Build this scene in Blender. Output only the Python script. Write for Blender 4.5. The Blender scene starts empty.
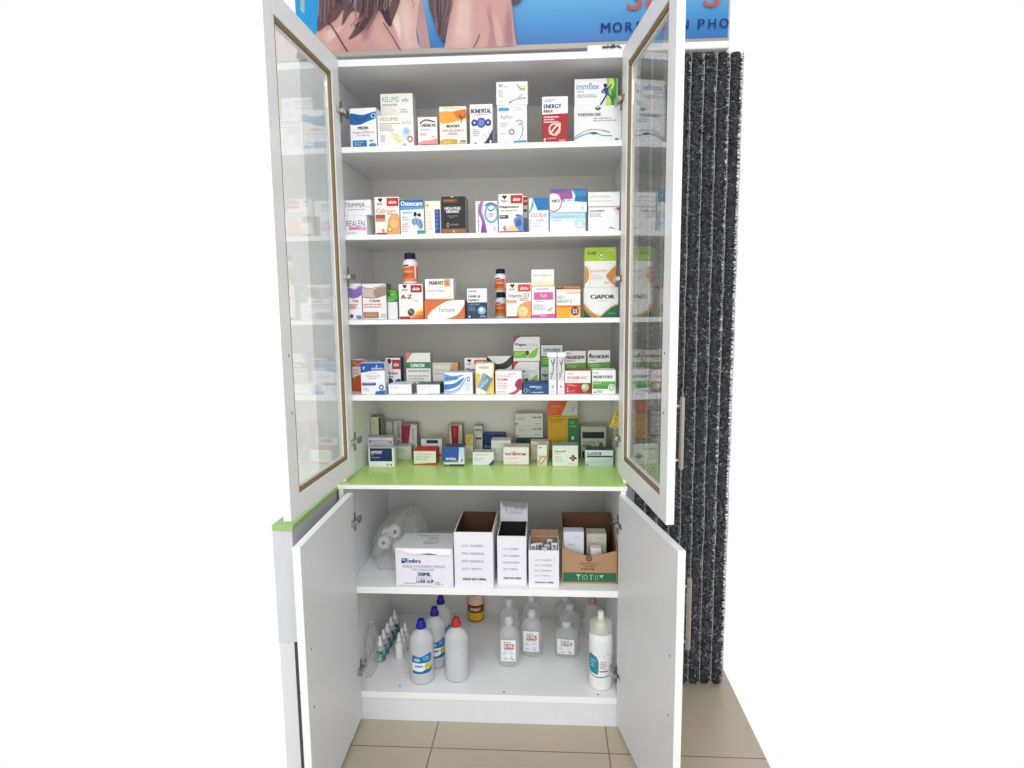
import bpy, bmesh, math, random
from mathutils import Vector, Matrix
random.seed(7)
R = math.radians
sc = bpy.context.scene
COL = sc.collection
# ------------------------------------------------------------------ camera
F, CX, CY, CZ, YAW, PIT, ROL = 620.548, 0.18644, -1.74458, 1.24193, 0.0603668, -0.1241686, -0.0101993
CAM = Vector((CX, CY, CZ))
FW = Vector((-math.sin(YAW)*math.cos(PIT), math.cos(YAW)*math.cos(PIT), math.sin(PIT)))
r0 = Vector((math.cos(YAW), math.sin(YAW), 0)); u0 = r0.cross(FW)
RT = r0*math.cos(ROL) + u0*math.sin(ROL); UP = u0*math.cos(ROL) - r0*math.sin(ROL)
cd = bpy.data.cameras.new('camera'); cam = bpy.data.objects.new('camera', cd); COL.objects.link(cam)
cd.sensor_width = 36; cd.lens = F*36/1024; cd.clip_start = .02
M = Matrix((RT, UP, -FW)).transposed().to_4x4(); M.translation = CAM
cam.matrix_world = M; sc.camera = cam
def ray(px, py): return RT*((px-512)/F) - UP*((py-384)/F) + FW
def at(px, py, Y):
    d = ray(px, py); return CAM + d*((Y-CAM.y)/d.y)
def on(px, py, Z):
    d = ray(px, py); return CAM + d*((Z-CAM.z)/d.z)
# ------------------------------------------------------------------ materials
def lin(h):
    h = h.lstrip('#'); v = [int(h[i:i+2], 16)/255 for i in (0, 2, 4)]
    return tuple(c/12.92 if c <= .04045 else ((c+.055)/1.055)**2.4 for c in v) + (1,)
_m = {}
def mat(col, rough=.5, metal=0., noise=.04, key=''):
    k = (col, rough, metal, key)
    if k in _m: return _m[k]
    m = bpy.data.materials.new('surface_'+col.strip('#')); m.use_nodes = True
    nt = m.node_tree; b = nt.nodes['Principled BSDF']
    b.inputs['Roughness'].default_value = rough; b.inputs['Metallic'].default_value = metal
    b.inputs['Specular IOR Level'].default_value = .5 if rough < .44 or metal else .3
    c = lin(col)
    n = nt.nodes.new('ShaderNodeTexNoise'); n.inputs['Scale'].default_value = 60
    tc = nt.nodes.new('ShaderNodeTexCoord'); nt.links.new(tc.outputs['Object'], n.inputs['Vector'])
    mx = nt.nodes.new('ShaderNodeMix'); mx.data_type = 'RGBA'
    mx.inputs['A'].default_value = tuple(x*(1-noise) for x in c[:3])+(1,)
    mx.inputs['B'].default_value = tuple(min(1, x*(1+noise)) for x in c[:3])+(1,)
    nt.links.new(n.outputs['Fac'], mx.inputs['Factor']); nt.links.new(mx.outputs['Result'], b.inputs['Base Color'])
    _m[k] = m; return m
def mix_clear(name, base, clear, rough=.25, ior=1.45, translucent=0.):
    """translucent plastic or glass: see-through share CLEAR, the rest a solid skin, with a fresnel gloss on top"""
    m = bpy.data.materials.new(name); m.use_nodes = True; nt = m.node_tree; nt.nodes.clear()
    out = nt.nodes.new('ShaderNodeOutputMaterial')
    tr = nt.nodes.new('ShaderNodeBsdfTransparent'); df = nt.nodes.new('ShaderNodeBsdfDiffuse'); df.inputs['Color'].default_value = lin(base)
    body = df.outputs[0]
    if translucent:
        tl = nt.nodes.new('ShaderNodeBsdfTranslucent'); tl.inputs['Color'].default_value = lin(base)
        a = nt.nodes.new('ShaderNodeMixShader'); a.inputs[0].default_value = translucent
        nt.links.new(df.outputs[0], a.inputs[1]); nt.links.new(tl.outputs[0], a.inputs[2]); body = a.outputs[0]
    m1 = nt.nodes.new('ShaderNodeMixShader'); m1.inputs[0].default_value = 1-clear
    nt.links.new(tr.outputs[0], m1.inputs[1]); nt.links.new(body, m1.inputs[2])
    gl = nt.nodes.new('ShaderNodeBsdfGlossy'); gl.inputs['Roughness'].default_value = rough
    fr = nt.nodes.new('ShaderNodeFresnel'); ge = nt.nodes.new('ShaderNodeNewGeometry'); mi = nt.nodes.new('ShaderNodeMix')
    mi.inputs[2].default_value = ior; mi.inputs[3].default_value = 1/ior          # the same gloss on either side of the skin
    nt.links.new(ge.outputs['Backfacing'], mi.inputs[0]); nt.links.new(mi.outputs[0], fr.inputs['IOR'])
    m2 = nt.nodes.new('ShaderNodeMixShader')
    nt.links.new(fr.outputs[0], m2.inputs[0]); nt.links.new(m1.outputs[0], m2.inputs[1]); nt.links.new(gl.outputs[0], m2.inputs[2])
    nt.links.new(m2.outputs[0], out.inputs[0]); return m
WHITE = mat('#f0f0f2', .35, 0, .015)
WHITE2 = mat('#e4e4e8', .4, 0, .02)
EDGE = mat('#f6f6f6', .35, 0, .01)
INNER = mat('#dedad0', .5, 0, .02)
GREEN = mat('#ccf288', .25, 0, .03)
BROWN = mat('#8b7759', .7, 0, .12)
METAL = mat('#b9b6ae', .3, 1, .03)
DARK = mat('#1c1a1a', .6)
HOLE = mat('#2a2826', .9)
GLASS = mix_clear('cabinet_glass', '#dfe8e6', .94, .0, 2.1)
CLEARP = mix_clear('clear_plastic', '#ffffff', .74, .12, 1.4, .35)
MILKP = mix_clear('milky_plastic', '#ffffff', .45, .2, 1.35, .3)
BAGP = mix_clear('bag_film', '#ffffff', .74, .22, 1.5, .5)
# ------------------------------------------------------------------ mesh builder
_glyph = {}
def glyphs(s, bold):
    k = (s, bold)
    if k not in _glyph:
        c = bpy.data.curves.new('lettering', 'FONT'); c.body = s; c.resolution_u = 2 if len(s) > 1 else 5; c.offset = 0
        o = bpy.data.objects.new('lettering', c); COL.objects.link(o)
        me = o.to_mesh(); v = [p.co.to_2d() for p in me.vertices]; f = [tuple(p.vertices) for p in me.polygons]
        o.to_mesh_clear(); bpy.data.objects.remove(o); bpy.data.curves.remove(c)
        xs = [p.x for p in v]; ys = [p.y for p in v]; x0, x1, y0, y1 = min(xs), max(xs), min(ys), max(ys)
        _glyph[k] = ([((p.x-x0)/(x1-x0), (p.y-y0)/(y1-y0)) for p in v], f)
    return _glyph[k]
def smooth(pts, n=5, closed=True):
    out = []; N = len(pts)
    for i in range(N if closed else N-1):
        p0, p1, p2, p3 = (pts[(i+j-1) % N] if closed else pts[max(0, min(N-1, i+j-1))] for j in range(4))
        for k in range(n):
            t = k/n
            out.append(tuple(.5*(2*b+(c-a)*t+(2*a-5*b+4*c-d)*t*t+(3*b-a-3*c+d)*t**3) for a, b, c, d in zip(p0, p1, p2, p3)))
    if not closed: out.append(pts[-1])
    return out
def strips(P, n):
    """the polygon P of (u, v) cut into n upright strips so that it can follow a round bottle"""
    def cut(Q, x, s):
        out = []
        for (a, b), (c, d) in zip(Q, Q[1:]+Q[:1]):
            if s*(a-x) >= 0: out.append((a, b))
            if (a-x)*(c-x) < 0: t = (x-a)/(c-a); out.append((x, b+(d-b)*t))
        return out
    res = []
    for i in range(n):
        Q = cut(P, i/n, 1) if i else P
        Q = cut(Q, (i+1)/n, -1) if i < n-1 and Q else Q
        if len(Q) > 2: res.append(Q)
    return res
class MB:
    def __init__(s): s.bm = bmesh.new(); s.ms = []
    def mi(s, m):
        if isinstance(m, str): m = mat(m)
        if m not in s.ms: s.ms.append(m)
        return s.ms.index(m)
    def face(s, pts, m, smooth_=False):
        try: f = s.bm.faces.new([s.bm.verts.new(p) for p in pts])
        except ValueError: return
        f.material_index = s.mi(m); f.smooth = smooth_; return f
    def box(s, lo, hi, m, bev=0., ms=None):
        """ms: materials for (left, right, front, back, bottom, top)"""
        x0, y0, z0 = lo; x1, y1, z1 = hi
        v = [s.bm.verts.new(p) for p in ((x0,y0,z0),(x1,y0,z0),(x1,y1,z0),(x0,y1,z0),(x0,y0,z1),(x1,y0,z1),(x1,y1,z1),(x0,y1,z1))]
        fs = []
        for i, q in enumerate(((0,4,7,3),(1,2,6,5),(0,1,5,4),(2,3,7,6),(0,3,2,1),(4,5,6,7))):
            f = s.bm.faces.new([v[k] for k in q]); f.material_index = s.mi(ms[i] if ms else m); fs.append(f)
        if bev:
            es = list({e for f in fs for e in f.edges})
            bmesh.ops.bevel(s.bm, geom=es, offset=bev, segments=1, affect='EDGES')
    def lathe(s, prof, m, seg=24, c=(0,0,0), sx=1., sy=1., sm=True, sq=0.):
        """prof: [(radius, z)] or [(radius, z, material of the band above)]"""
        rings = []
        for p in prof:
            ring = []
            for i in range(seg):
                a = 2*math.pi*i/seg; ca, sa = math.cos(a), math.sin(a)
                if sq:
                    k = (abs(ca)**sq+abs(sa)**sq)**(-1/sq); ca *= k; sa *= k
                ring.append(s.bm.verts.new((c[0]+p[0]*sx*ca, c[1]+p[0]*sy*sa, c[2]+p[1])))
            rings.append(ring)
        for k in range(len(prof)-1):
            mm = prof[k][2] if len(prof[k]) > 2 else m
            for i in range(seg):
                j = (i+1) % seg
                f = s.bm.faces.new((rings[k][i], rings[k][j], rings[k+1][j], rings[k+1][i])); f.material_index = s.mi(mm); f.smooth = sm
        for ring, q in ((rings[0], prof[0]), (rings[-1], prof[-1])):
            if q[0] > 1e-5:
                f = s.bm.faces.new(ring if ring is rings[-1] else ring[::-1]); f.material_index = s.mi(q[2] if len(q) > 2 and ring is rings[0] else m)
    def tube(s, a, b, r, m, seg=8, r2=None):
        a, b = Vector(a), Vector(b); d = (b-a).normalized(); n = d.orthogonal().normalized(); t = d.cross(n); r2 = r if r2 is None else r2
        A = [s.bm.verts.new(a+(n*math.cos(2*math.pi*i/seg)+t*math.sin(2*math.pi*i/seg))*r) for i in range(seg)]
        B = [s.bm.verts.new(b+(n*math.cos(2*math.pi*i/seg)+t*math.sin(2*math.pi*i/seg))*r2) for i in range(seg)]
        for i in range(seg):
            j = (i+1) % seg; f = s.bm.faces.new((A[i], A[j], B[j], B[i])); f.material_index = s.mi(m); f.smooth = True
        for q in (A[::-1], B): s.bm.faces.new(q).material_index = s.mi(m)
    def art(s, items, fm, asp=1., nseg=1, lay0=1):
        """printed pattern; fm(u, v, layer) gives the point, u from the left, v down from the top"""
        for k, it in enumerate(items):
            L = k+lay0; t = it[0]
            if t == 'r':
                _, a, b, c, d, m = it
                for i in range(nseg):
                    e, g = a+(c-a)*i/nseg, a+(c-a)*(i+1)/nseg
                    s.face([fm(e, d, L), fm(g, d, L), fm(g, b, L), fm(e, b, L)], m)
            elif t == 'e':
                _, a, b, ru, rv, m = it
                for Q in strips([(a+ru*math.cos(q*math.pi/10), b+rv*math.sin(q*math.pi/10)) for q in range(20)], nseg): s.face([fm(x, y, L) for x, y in Q], m)
            elif t == 'o':
                _, a, b, ru, rv, w, m = it
                P = [(math.cos(q*math.pi/10), math.sin(q*math.pi/10)) for q in range(21)]
                for (c1, s1), (c2, s2) in zip(P, P[1:]):
                    s.face([fm(a+ru*c1, b+rv*s1, L), fm(a+ru*c2, b+rv*s2, L), fm(a+ru*(1-w)*c2, b+rv*(1-w)*s2, L), fm(a+ru*(1-w)*c1, b+rv*(1-w)*s1, L)], m)
            elif t in 'ps':
                for Q in strips(list(it[1]) if t == 'p' else smooth(it[1]), nseg): s.face([fm(x, y, L) for x, y in Q], it[2])
            elif t == 'c':                               # a stroke along points
                P = smooth(it[1], 4, False); w = it[2]
                for i in range(len(P)-1):
                    (a, b), (c, d) = P[i], P[i+1]; l = math.hypot((c-a), (d-b)/asp) or 1; nx, ny = -(d-b)/asp/l, (c-a)/l
                    s.face([fm(a-nx*w/2, b-ny*w/2*asp, L), fm(c-nx*w/2, d-ny*w/2*asp, L), fm(c+nx*w/2, d+ny*w/2*asp, L), fm(a+nx*w/2, b+ny*w/2*asp, L)], it[3])
            elif t == 't':
                _, tx, a, b, c, d, m = it[:7]; v, f = glyphs(tx, len(it) > 7)
                mi = s.mi(m); k_ = (c-a)*min(.03, .1/len(tx)) if len(it) > 7 else 0.
                for dx in ((-k_, 0, k_) if k_ else (0,)):                             # bold: struck thrice, a hair apart
                    q = [s.bm.verts.new(fm(a+dx+(c-a)*p[0], d+(b-d)*p[1], L+.2*(dx > 0)-.2*(dx < 0))) for p in v]
                    for g in f:
                        try: s.bm.faces.new([q[i] for i in g]).material_index = mi
                        except ValueError: pass
            elif t == 'l':                               # rows of print too small to read
                _, a, b, c, d, n, m = it; st = (d-b)/n
                for i in range(n):
                    x = a
                    end = a+(c-a)*random.uniform(.6, 1)
                    while x < end-.02:
                        e = min(end, x+random.uniform(.05, .14)*(c-a)/.6)
                        s.face([fm(x, b+st*(i+.55), L), fm(e, b+st*(i+.55), L), fm(e, b+st*i, L), fm(x, b+st*i, L)], m); x = e+.025*(c-a)
    def build(s, name, parent=None, loc=None, rot=0., smooth_=False, normals=True):
        me = bpy.data.meshes.new(name)
        s.bm.to_mesh(me); s.bm.free()
        for m in s.ms: me.materials.append(m)
        o = bpy.data.objects.new(name, me); COL.objects.link(o)
        if parent: o.parent = parent
        if loc is not None: o.location = loc
        o.rotation_euler.z = rot
        return o
def tag(o, label, cat, group=None):
    o['label'] = label; o['category'] = cat
    if group: o['group'] = group
    return o
def empty(name, loc, label, cat, group=None, rot=0.):
    o = bpy.data.objects.new(name, None); COL.objects.link(o); o.location = loc; o.rotation_euler.z = rot; o.empty_display_size = .05
    return tag(o, label, cat, group)
def struct(o): o['kind'] = 'structure'; return o
def bx(name, lo, hi, m, parent=None, bev=0., loc=None, rot=0.):
    b = MB(); b.box(lo, hi, m, bev); return b.build(name, parent, loc, rot)
# ------------------------------------------------------------------ setting
YB = .49                                                   # the wall behind the cabinet
def tile_mat():
    m = bpy.data.materials.new('beige_tiles'); m.use_nodes = True; nt = m.node_tree; b = nt.nodes['Principled BSDF']
    tc = nt.nodes.new('ShaderNodeTexCoord'); mp = nt.nodes.new('ShaderNodeMapping'); mp.inputs['Location'].default_value = (.15+.5, .14+.5, 0)
    br = nt.nodes.new('ShaderNodeTexBrick'); br.offset = 0; br.squash = 1
    br.inputs['Scale'].default_value = 1; br.inputs['Brick Width'].default_value = .5; br.inputs['Row Height'].default_value = .5
    br.inputs['Mortar Size'].default_value = .0022; br.inputs['Mortar Smooth'].default_value = .2
    br.inputs['Color1'].default_value = lin('#c2b5a0'); br.inputs['Color2'].default_value = lin('#beb19c'); br.inputs['Mortar'].default_value = lin('#7c6d5e')
    nz = nt.nodes.new('ShaderNodeTexNoise'); nz.inputs['Scale'].default_value = 7; nz.inputs['Detail'].default_value = 6
    mx = nt.nodes.new('ShaderNodeMix'); mx.data_type = 'RGBA'; mx.blend_type = 'MULTIPLY'; mx.inputs['Factor'].default_value = .18
    nt.links.new(tc.outputs['Object'], mp.inputs[0]); nt.links.new(mp.outputs[0], br.inputs['Vector']); nt.links.new(tc.outputs['Object'], nz.inputs['Vector'])
    nt.links.new(br.outputs['Color'], mx.inputs['A']); nt.links.new(nz.outputs['Color'], mx.inputs['B']); nt.links.new(mx.outputs['Result'], b.inputs['Base Color'])
    b.inputs['Roughness'].default_value = .3
    return m
b = MB(); TM = tile_mat()
b.box((-.5, -.32, -.02), (.78, YB+.02, 0), TM); b.box((-2.6, -4.2, -.02), (2.6, -.32, 0), TM)
struct(b.build('floor'))
WALLM = mat('#dfe1e1', .8, 0, .02)
struct(bx('wall_back', (-.68, YB+.004, 0), (.79, YB+.1, 2.7), WALLM))
struct(bx('ceiling', (-2.6, -4.2, 2.8), (2.6, .6, 2.85), WALLM))
struct(bx('wall_left', (-2.65, -4.2, 0), (-2.6, .2, 2.8), WALLM))
struct(bx('wall_right', (2.6, -4.2, 0), (2.65, .2, 2.8), WALLM))
struct(bx('wall_front', (-2.6, -4.25, 0), (2.6, -4.2, 2.8), WALLM))
# ------------------------------------------------------------------ the cabinets
W, WI, HX, PF, DU, DL = .408, .396, .382, -.031, .377, .462
XO, XL = -.424, -.41                                       # the left side panels stand a little further out
WB, WIB = .402, .387                                        # the base cabinet is a touch narrower
Z = dict(top=1.891, s1=1.6665, s2=1.4315, s3=1.195, s4=.976)
T = .018; TS = dict(s1=.0155, s2=.0135, s3=.0135, s4=.0165); ZW = .735                                        # top of the green worktop
ZS = {k: Z[k]+TS[k] for k in ('s1', 's2', 's3', 's4')}; ZS['wt'] = ZW; ZS['ms'] = .425; ZS['fl'] = .093
up = empty('display_cabinet', (0, 0, ZW+.001), 'tall white glass-doored upper cabinet filled with medicine boxes, doors open', 'cabinet')
O = (0, 0, -(ZW+.001))
bx('side_panel', (XO, 0, ZW+.001), (XL, DU+T, Z['top']+T), WHITE, up, .0008, O)
bx('side_panel', (WI, 0, ZW+.001), (W, DU+T, Z['top']+T), WHITE, up, .0008, O)
bx('top_panel', (XL, 0, Z['top']), (WI, DU+T, Z['top']+T), WHITE, up, .0008, O)
bx('back_panel', (XL, DU, ZW+.001), (WI, DU+.012, Z['top']), INNER, up, 0, O)
for k in ('s1', 's2', 's3', 's4'): bx('shelf', (XL+.0005, .001, Z[k]), (WI-.0005, DU, Z[k]+TS[k]), EDGE, up, .0008, O)
base = empty('base_cabinet', (0, 0, 0), 'white base cabinet with open panel doors, holding cartons above bottles', 'cabinet')
bx('side_panel', (XO, PF, 0), (XL, DL, ZW-.013), WHITE, base, .0008); bx('side_panel', (WIB, PF, 0), (WB, DL, ZW-.013), WHITE, base, .0008)
bx('back_panel', (XL, DL-.012, .07), (WIB, DL, ZW-.013), mat('#d2d1cb', .5, 0, .02), base)
bx('shelf', (XL+.0005, PF+.001, .405), (WIB-.0005, DL-.012, .425), EDGE, base, .0008)
b = MB(); b.box((XL+.0005, PF+.001, .073), (WIB-.0005, DL-.012, .093), EDGE, .0008)
for px, py in ((400, 686), (504, 692), (598, 694.5)):
    p = on(px, py, .0932); b.lathe([(.0028, 0), (.0026, .0004)], HOLE, 10, (p.x, p.y, .0931))
b.build('bottom_panel', base)
bx('plinth', (XO, PF+.004, 0), (WB, PF+.022, .0725), WHITE2, base, .0008)
b = MB(); b.box((XO-.003, PF-.001, ZW-.0125), (WB+.003, DL, ZW), GREEN, .001, (EDGE, EDGE, EDGE, EDGE, EDGE, GREEN))
tag(b.build('worktop'), 'lime green worktop between the glass cabinet and the base cabinet', 'worktop')
def hinge(parent, z, side, left):
    b = MB(); s = 1 if left else -1
    # arm along the side panel, cup on the door leaf (door-local: x along the leaf, y through it)
    b.box((.004, min(0, s*.001), z-.008), (.03, max(0, s*.008), z+.008), METAL, .001)
    b.lathe([(.0155, 0), (.0155, .0015)], METAL, 16, (.025, 0, 0)) if False else None
    b.box((-.012, min(s*.002, s*.014), z-.006), (.012, max(s*.002, s*.014), z+.006), METAL, .001)
    b.box((-.006, min(s*.0005, s*.004), z-.028), (.002, max(s*.0005, s*.004), z+.028), mat('#4a4844', .4, .8), .0008)
    b.box((-.036, min(s*.004, s*.013), z-.009), (-.01, max(s*.004, s*.013), z+.009), METAL, .001)
    return b.build('hinge', parent)
def handle(parent, x, z0, z1, left):
    b = MB(); s = -1 if left else 1; y = s*.018
    b.box((x-.005, min(y+s*.016, y+s*.024), z0), (x+.005, max(y+s*.016, y+s*.024), z1), METAL, .0015)
    for z in (z0+.02, z1-.02): b.tube((x, y, z), (x, y+s*.018, z), .004, METAL)
    return b.build('handle', parent)
DW = .413                                                  # the lower doors; the glazed ones are a little wider
def door(name, parent, hx, hy, ang, left, z0, z1, glazed):
    DW = .43 if glazed else .413
    rot = -R(ang) if left else math.pi+R(ang)
    s = -1 if left else 1; ya, yb = min(0, s*.018), max(0, s*.018)
    b = MB()
    if glazed:
        e = .05
        b.box((0, ya, z0), (e, yb, z1), WHITE, .0008); b.box((DW-e, ya, z0), (DW, yb, z1), WHITE, .0008)
        b.box((e, ya, z0), (DW-e, yb, z0+e), WHITE, .0008); b.box((e, ya, z1-e), (DW-e, yb, z1), WHITE, .0008)
    else: b.box((0, ya, z0), (DW, yb, z1), WHITE2, .0008, [EDGE if i in (0, 1, 4, 5) else WHITE2 for i in range(6)])
    for z in (((z0+z1)/2-.2, (z0+z1)/2-.33) if glazed else ((z0+z1)*.62, (z0+z1)*.42)):
        b.box((DW-.036, min(-s*.0004, s*.001), z-.0025), (DW-.032, max(-s*.0004, s*.001), z+.0025), HOLE)
    d = b.build('door', parent, (hx, hy, 0 if parent is base else O[2]), rot)
    if glazed:
        b = MB(); f = .009; y0, y1 = min(s*.003, s*.009), max(s*.003, s*.009)
        for lo, hi in (((e, z0+e), (e+f, z1-e)), ((DW-e-f, z0+e), (DW-e, z1-e)), ((e+f, z0+e), (DW-e-f, z0+e+f)), ((e+f, z1-e-f), (DW-e-f, z1-e))):
            b.box((lo[0], y0, lo[1]), (hi[0], y1, hi[1]), BROWN)
        b.build('glazing_rebate', d)
        b = MB(); g_ = .0125; y0, y1 = min(s*.0092, s*.0175), max(s*.0092, s*.0175)
        for lo, hi in (((e, z0+e), (e+g_, z1-e)), ((DW-e-g_, z0+e), (DW-e, z1-e)), ((e+g_, z0+e), (DW-e-g_, z0+e+g_)), ((e+g_, z1-e-g_), (DW-e-g_, z1-e))):
            b.box((lo[0], y0, lo[1]), (hi[0], y1, hi[1]), EDGE)
        b.build('glazing_bead', d)
        bx('glass_pane', (e+.0126, min(s*.011, s*.015), z0+e+.0126), (DW-e-.0126, max(s*.011, s*.015), z1-e-.0126), GLASS, d)
    return d
dl = door('door', up, -HX, -.001, 91.5, True, .767, 1.91, True)
dr = door('door', up, HX, -.001, 97.6, False, .767, 1.91, True)
for z in (1.775, 1.33, .857): hinge(dl, z, 1, True)
for z in (1.785, 1.315, .87): hinge(dr, z, 1, False)
handle(dr, .43-.022, .885, 1.045, False)
ll = door('door', base, -HX, PF-.001, 88.4, True, .015, .712, False)
lr = door('door', base, HX, PF-.001, 101.5, False, .015, .712, False)
for d, l in ((ll, True), (lr, False)):
    for z in (.625, .17): hinge(d, z, 1, l)
handle(lr, DW-.022, .47, .64, False)
# ------------------------------------------------------------------ boxes of medicine
G = {'s1': 'medicine boxes on the top shelf', 's2': 'medicine boxes on the second shelf', 's3': 'medicine boxes on the third shelf', 's4': 'medicine boxes on the fourth shelf', 'wt': 'medicine boxes on the green worktop'}
def B(shelf, label, x0, x1, yt, Y=.015, d=.05, base_='#f2f1ee', art=(), zb=None, yb=None, side=None, top=None, rot=0., name='medicine_box', shrink=.0006):
    """a carton whose printed front covers pixels x0..x1 below yt when it stands Y behind the cabinet front; returns its top's height"""
    z0 = (ZS[shelf] if zb is None else zb)+.0003
    if yb is not None: Y = on((x0+x1)/2, yb, z0).y
    a, c = at(x0, yt, Y), at(x1, yt, Y); mid = at((x0+x1)/2, yt, Y)
    xl, xr = max(a.x+shrink/2, XL+.0012), min(c.x-shrink/2, WI-.0012)          # inside the cabinet's side panels
    w = xr-xl; h = mid.z-z0
    bm_ = mat(base_, .45); sm = mat(side, .45) if side else bm_; tm = mat(top, .45) if top else sm
    m = MB(); m.box((-w/2, 0, 0), (w/2, d, h), bm_, .0007, (sm, sm, bm_, sm, sm, tm))
    m.box((-w/2+.001, .0012, h), (w/2-.001, d-.001, h+.0004), tm)                     # tuck flap of the lid
    m.box((-w/2+.0008, .004, h*.02), (-w/2-.0003, d-.004, h*.98), sm)                 # glued seam of the side
    asp = w/h
    m.art(art, lambda u, v, L: (-w/2+min(1, max(0, u))*w, -.00012*L-.0001, h*(1-min(1, max(0, v)))), asp)
    o = m.build(name, None, ((xl+xr)/2, Y, z0), rot)
    tag(o, label, 'box', G[shelf])
    return z0+h+.0004
g, lg, nv = '#8c8c94', '#b9b9be', '#1f2a55'
DH = '#c8281e'
def heart(u=.24, v=.07):                                   # the little heart mark of one maker
    return [('e', u-.045, v-.01, .05, .03, '#2b2326'), ('e', u+.045, v-.01, .05, .03, '#2b2326'), ('p', [(u-.09, v), (u+.09, v), (u, v+.07)], '#2b2326'), ('l', u-.13, v+.09, u+.15, v+.15, 2, '#7a7074')]
def aktiv(): return [('r', .5, .03, .97, .24, DH), ('t', 'aktiv', .58, .09, .9, .18, '#f6e6e2', 1)]
# --- top shelf
S = 's1'
B(S, 'white box with a blue wave across its top, first on the top shelf', 349, 376, 108, .02, .05, '#f1f3f6', [
  ('s', [(0, .13), (.5, .17), (.98, .1), (1, .25), (.7, .33), (.35, .41), (0, .38)], '#2264a8'), ('c', [(.15, .22), (.4, .3), (.7, .2)], .05, '#1b4a8a'), ('o', .9, .2, .09, .06, .3, '#cfe2f2'),
  ('t', 'IMEDIN', .3, .46, .68, .53, '#33415c', 1), ('t', 'Vitamins & Minerals', .08, .57, .92, .63, '#c8505c'), ('t', 'Skin Beauty', .25, .65, .75, .71, '#c8505c'), ('r', .08, .8, .62, .98, '#2f76b8'), ('l', .14, .84, .58, .95, 2, '#86b3da'), ('e', .84, .93, .14, .05, '#4d86b8'), ('l', .72, .8, .96, .87, 1, '#5b8ab5')], side='#dfe6ee', rot=R(-3))
B(S, 'tall cream beauty supplement box standing behind a shorter one of the same print', 380, 412.5, 93.5, .082, .04, '#f4f1ea', [
  ('t', 'RELUMIS', .06, .05, .58, .14, '#8d8f98'), ('t', 'adv', .66, .07, .88, .14, '#6b6c76'), ('l', .06, .17, .6, .23, 1, lg), ('l', .62, .26, .92, .34, 2, lg), ('e', .2, .3, .3, .1, '#efe6dc')])
B(S, 'cream beauty supplement box with a blue figure, in front of a taller matching box', 377, 413.2, 115.5, .02, .055, '#f3efe8', [
  ('t', 'VELUMIS', .05, .05, .58, .17, '#7b7d88'), ('r', .05, .24, .64, .262, '#c88a7a'), ('l', .06, .3, .5, .5, 3, lg), ('t', 'A,D3', .68, .18, .93, .3, '#a9a6a6'), ('r', .07, .6, .2, .84, '#d3d0cf'),
  ('e', .8, .55, .13, .19, '#c9dcf4'), ('e', .8, .5, .07, .09, '#9dbdf0'), ('c', [(.38, .5), (.5, .66), (.62, .84)], .03, '#e8c58a'), ('e', .58, .74, .05, .05, '#c86a44'), ('o', .9, .75, .08, .1, .35, '#c8543c'), ('e', .74, .93, .06, .05, '#a9b4da'), ('s', [(.4, .55), (.55, .6), (.7, .8), (.5, .78)], '#f2d9a8')])
B(S, 'small white box with a dark red arc over its name and a red foot', 417.5, 437, 117, .02, .04, '#f1eceb', [
  ('c', [(.1, .22), (.4, .1), (.88, .17)], .07, '#8c2733'), ('t', 'CARDIACYN', .16, .23, .9, .33, '#3a2c33', 1), ('l', .15, .4, .85, .48, 2, lg), ('l', .12, .55, .5, .64, 2, '#a9a0a4'), ('o', .8, .72, .1, .08, .3, '#d98a8a'),
  ('s', [(0, .88), (.3, .8), (.7, .78), (1, .74), (1, 1), (0, 1)], '#e79a98'), ('r', .08, .92, .98, .99, '#a8323a')], rot=R(2))
B(S, 'orange-topped white box with a gold block at its foot, beside the circles box', 439, 466.3, 106.5, .02, .05, '#f4efe6', [
  ('r', 0, 0, 1, .1, '#f7f0de'), ('l', .1, .03, .9, .07, 1, '#cbb98d'), ('s', [(0, .14), (.5, .12), (1, .08), (1, .3), (.6, .38), (.3, .42), (0, .38)], '#eda83e'), ('s', [(.55, .15), (.98, .1), (1, .28), (.7, .32)], '#e07a2c'), ('c', [(.78, .2), (.82, .36), (.78, .42)], .03, '#6a3418'), ('c', [(.7, .24), (.82, .3), (.95, .22)], .03, '#6a3418'),
  ('t', 'BOOST', .27, .46, .76, .53, '#3c3440', 1), ('t', 'IMMUNE ENERGY', .1, .58, .92, .64, '#c05a86'), ('t', 'HERBAL', .3, .66, .7, .72, '#b06aa8'), ('s', [(.08, .84), (.6, .83), (.64, .9), (.6, .97), (.08, .97)], '#d2a83a'), ('l', .14, .87, .55, .95, 2, '#e9cf86'), ('r', .76, .86, .96, .91, '#8d8778'), ('r', .7, .93, .98, .98, '#c8b078')], side='#e0d4b8')
B(S, 'white box with three dark blue circles and a dark curved corner', 469.5, 492.5, 104.2, .02, .05, '#f1f1f5', [
  ('t', 'BONEVITAL', .06, .11, .94, .22, '#23233a', 1), ('r', .25, .24, .75, .265, '#d8a6b8'), ('e', .2, .45, .14, .085, '#2d3160'), ('e', .8, .45, .14, .085, '#2d3160'), ('e', .5, .45, .2, .125, '#3f5aa6'), ('e', .5, .45, .13, .08, '#6e8ace'), ('e', .2, .45, .06, .04, '#aab4d8'), ('e', .8, .45, .06, .04, '#aab4d8'),
  ('l', .12, .6, .45, .8, 4, lg), ('p', [(.5, 1), (.7, .9), (.86, .76), (1, .6), (1, 1)], '#33305a'), ('p', [(.5, 1), (.7, .92), (.78, .97), (.8, 1)], '#7a3a58'), ('c', [(.6, .72), (.75, .88)], .02, '#8a8aa0'), ('c', [(.82, .66), (.86, .84)], .02, '#8a8aa0'), ('e', .24, .96, .05, .03, '#4a4a60'), ('e', .9, .92, .05, .04, '#e4e2ea')])
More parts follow.
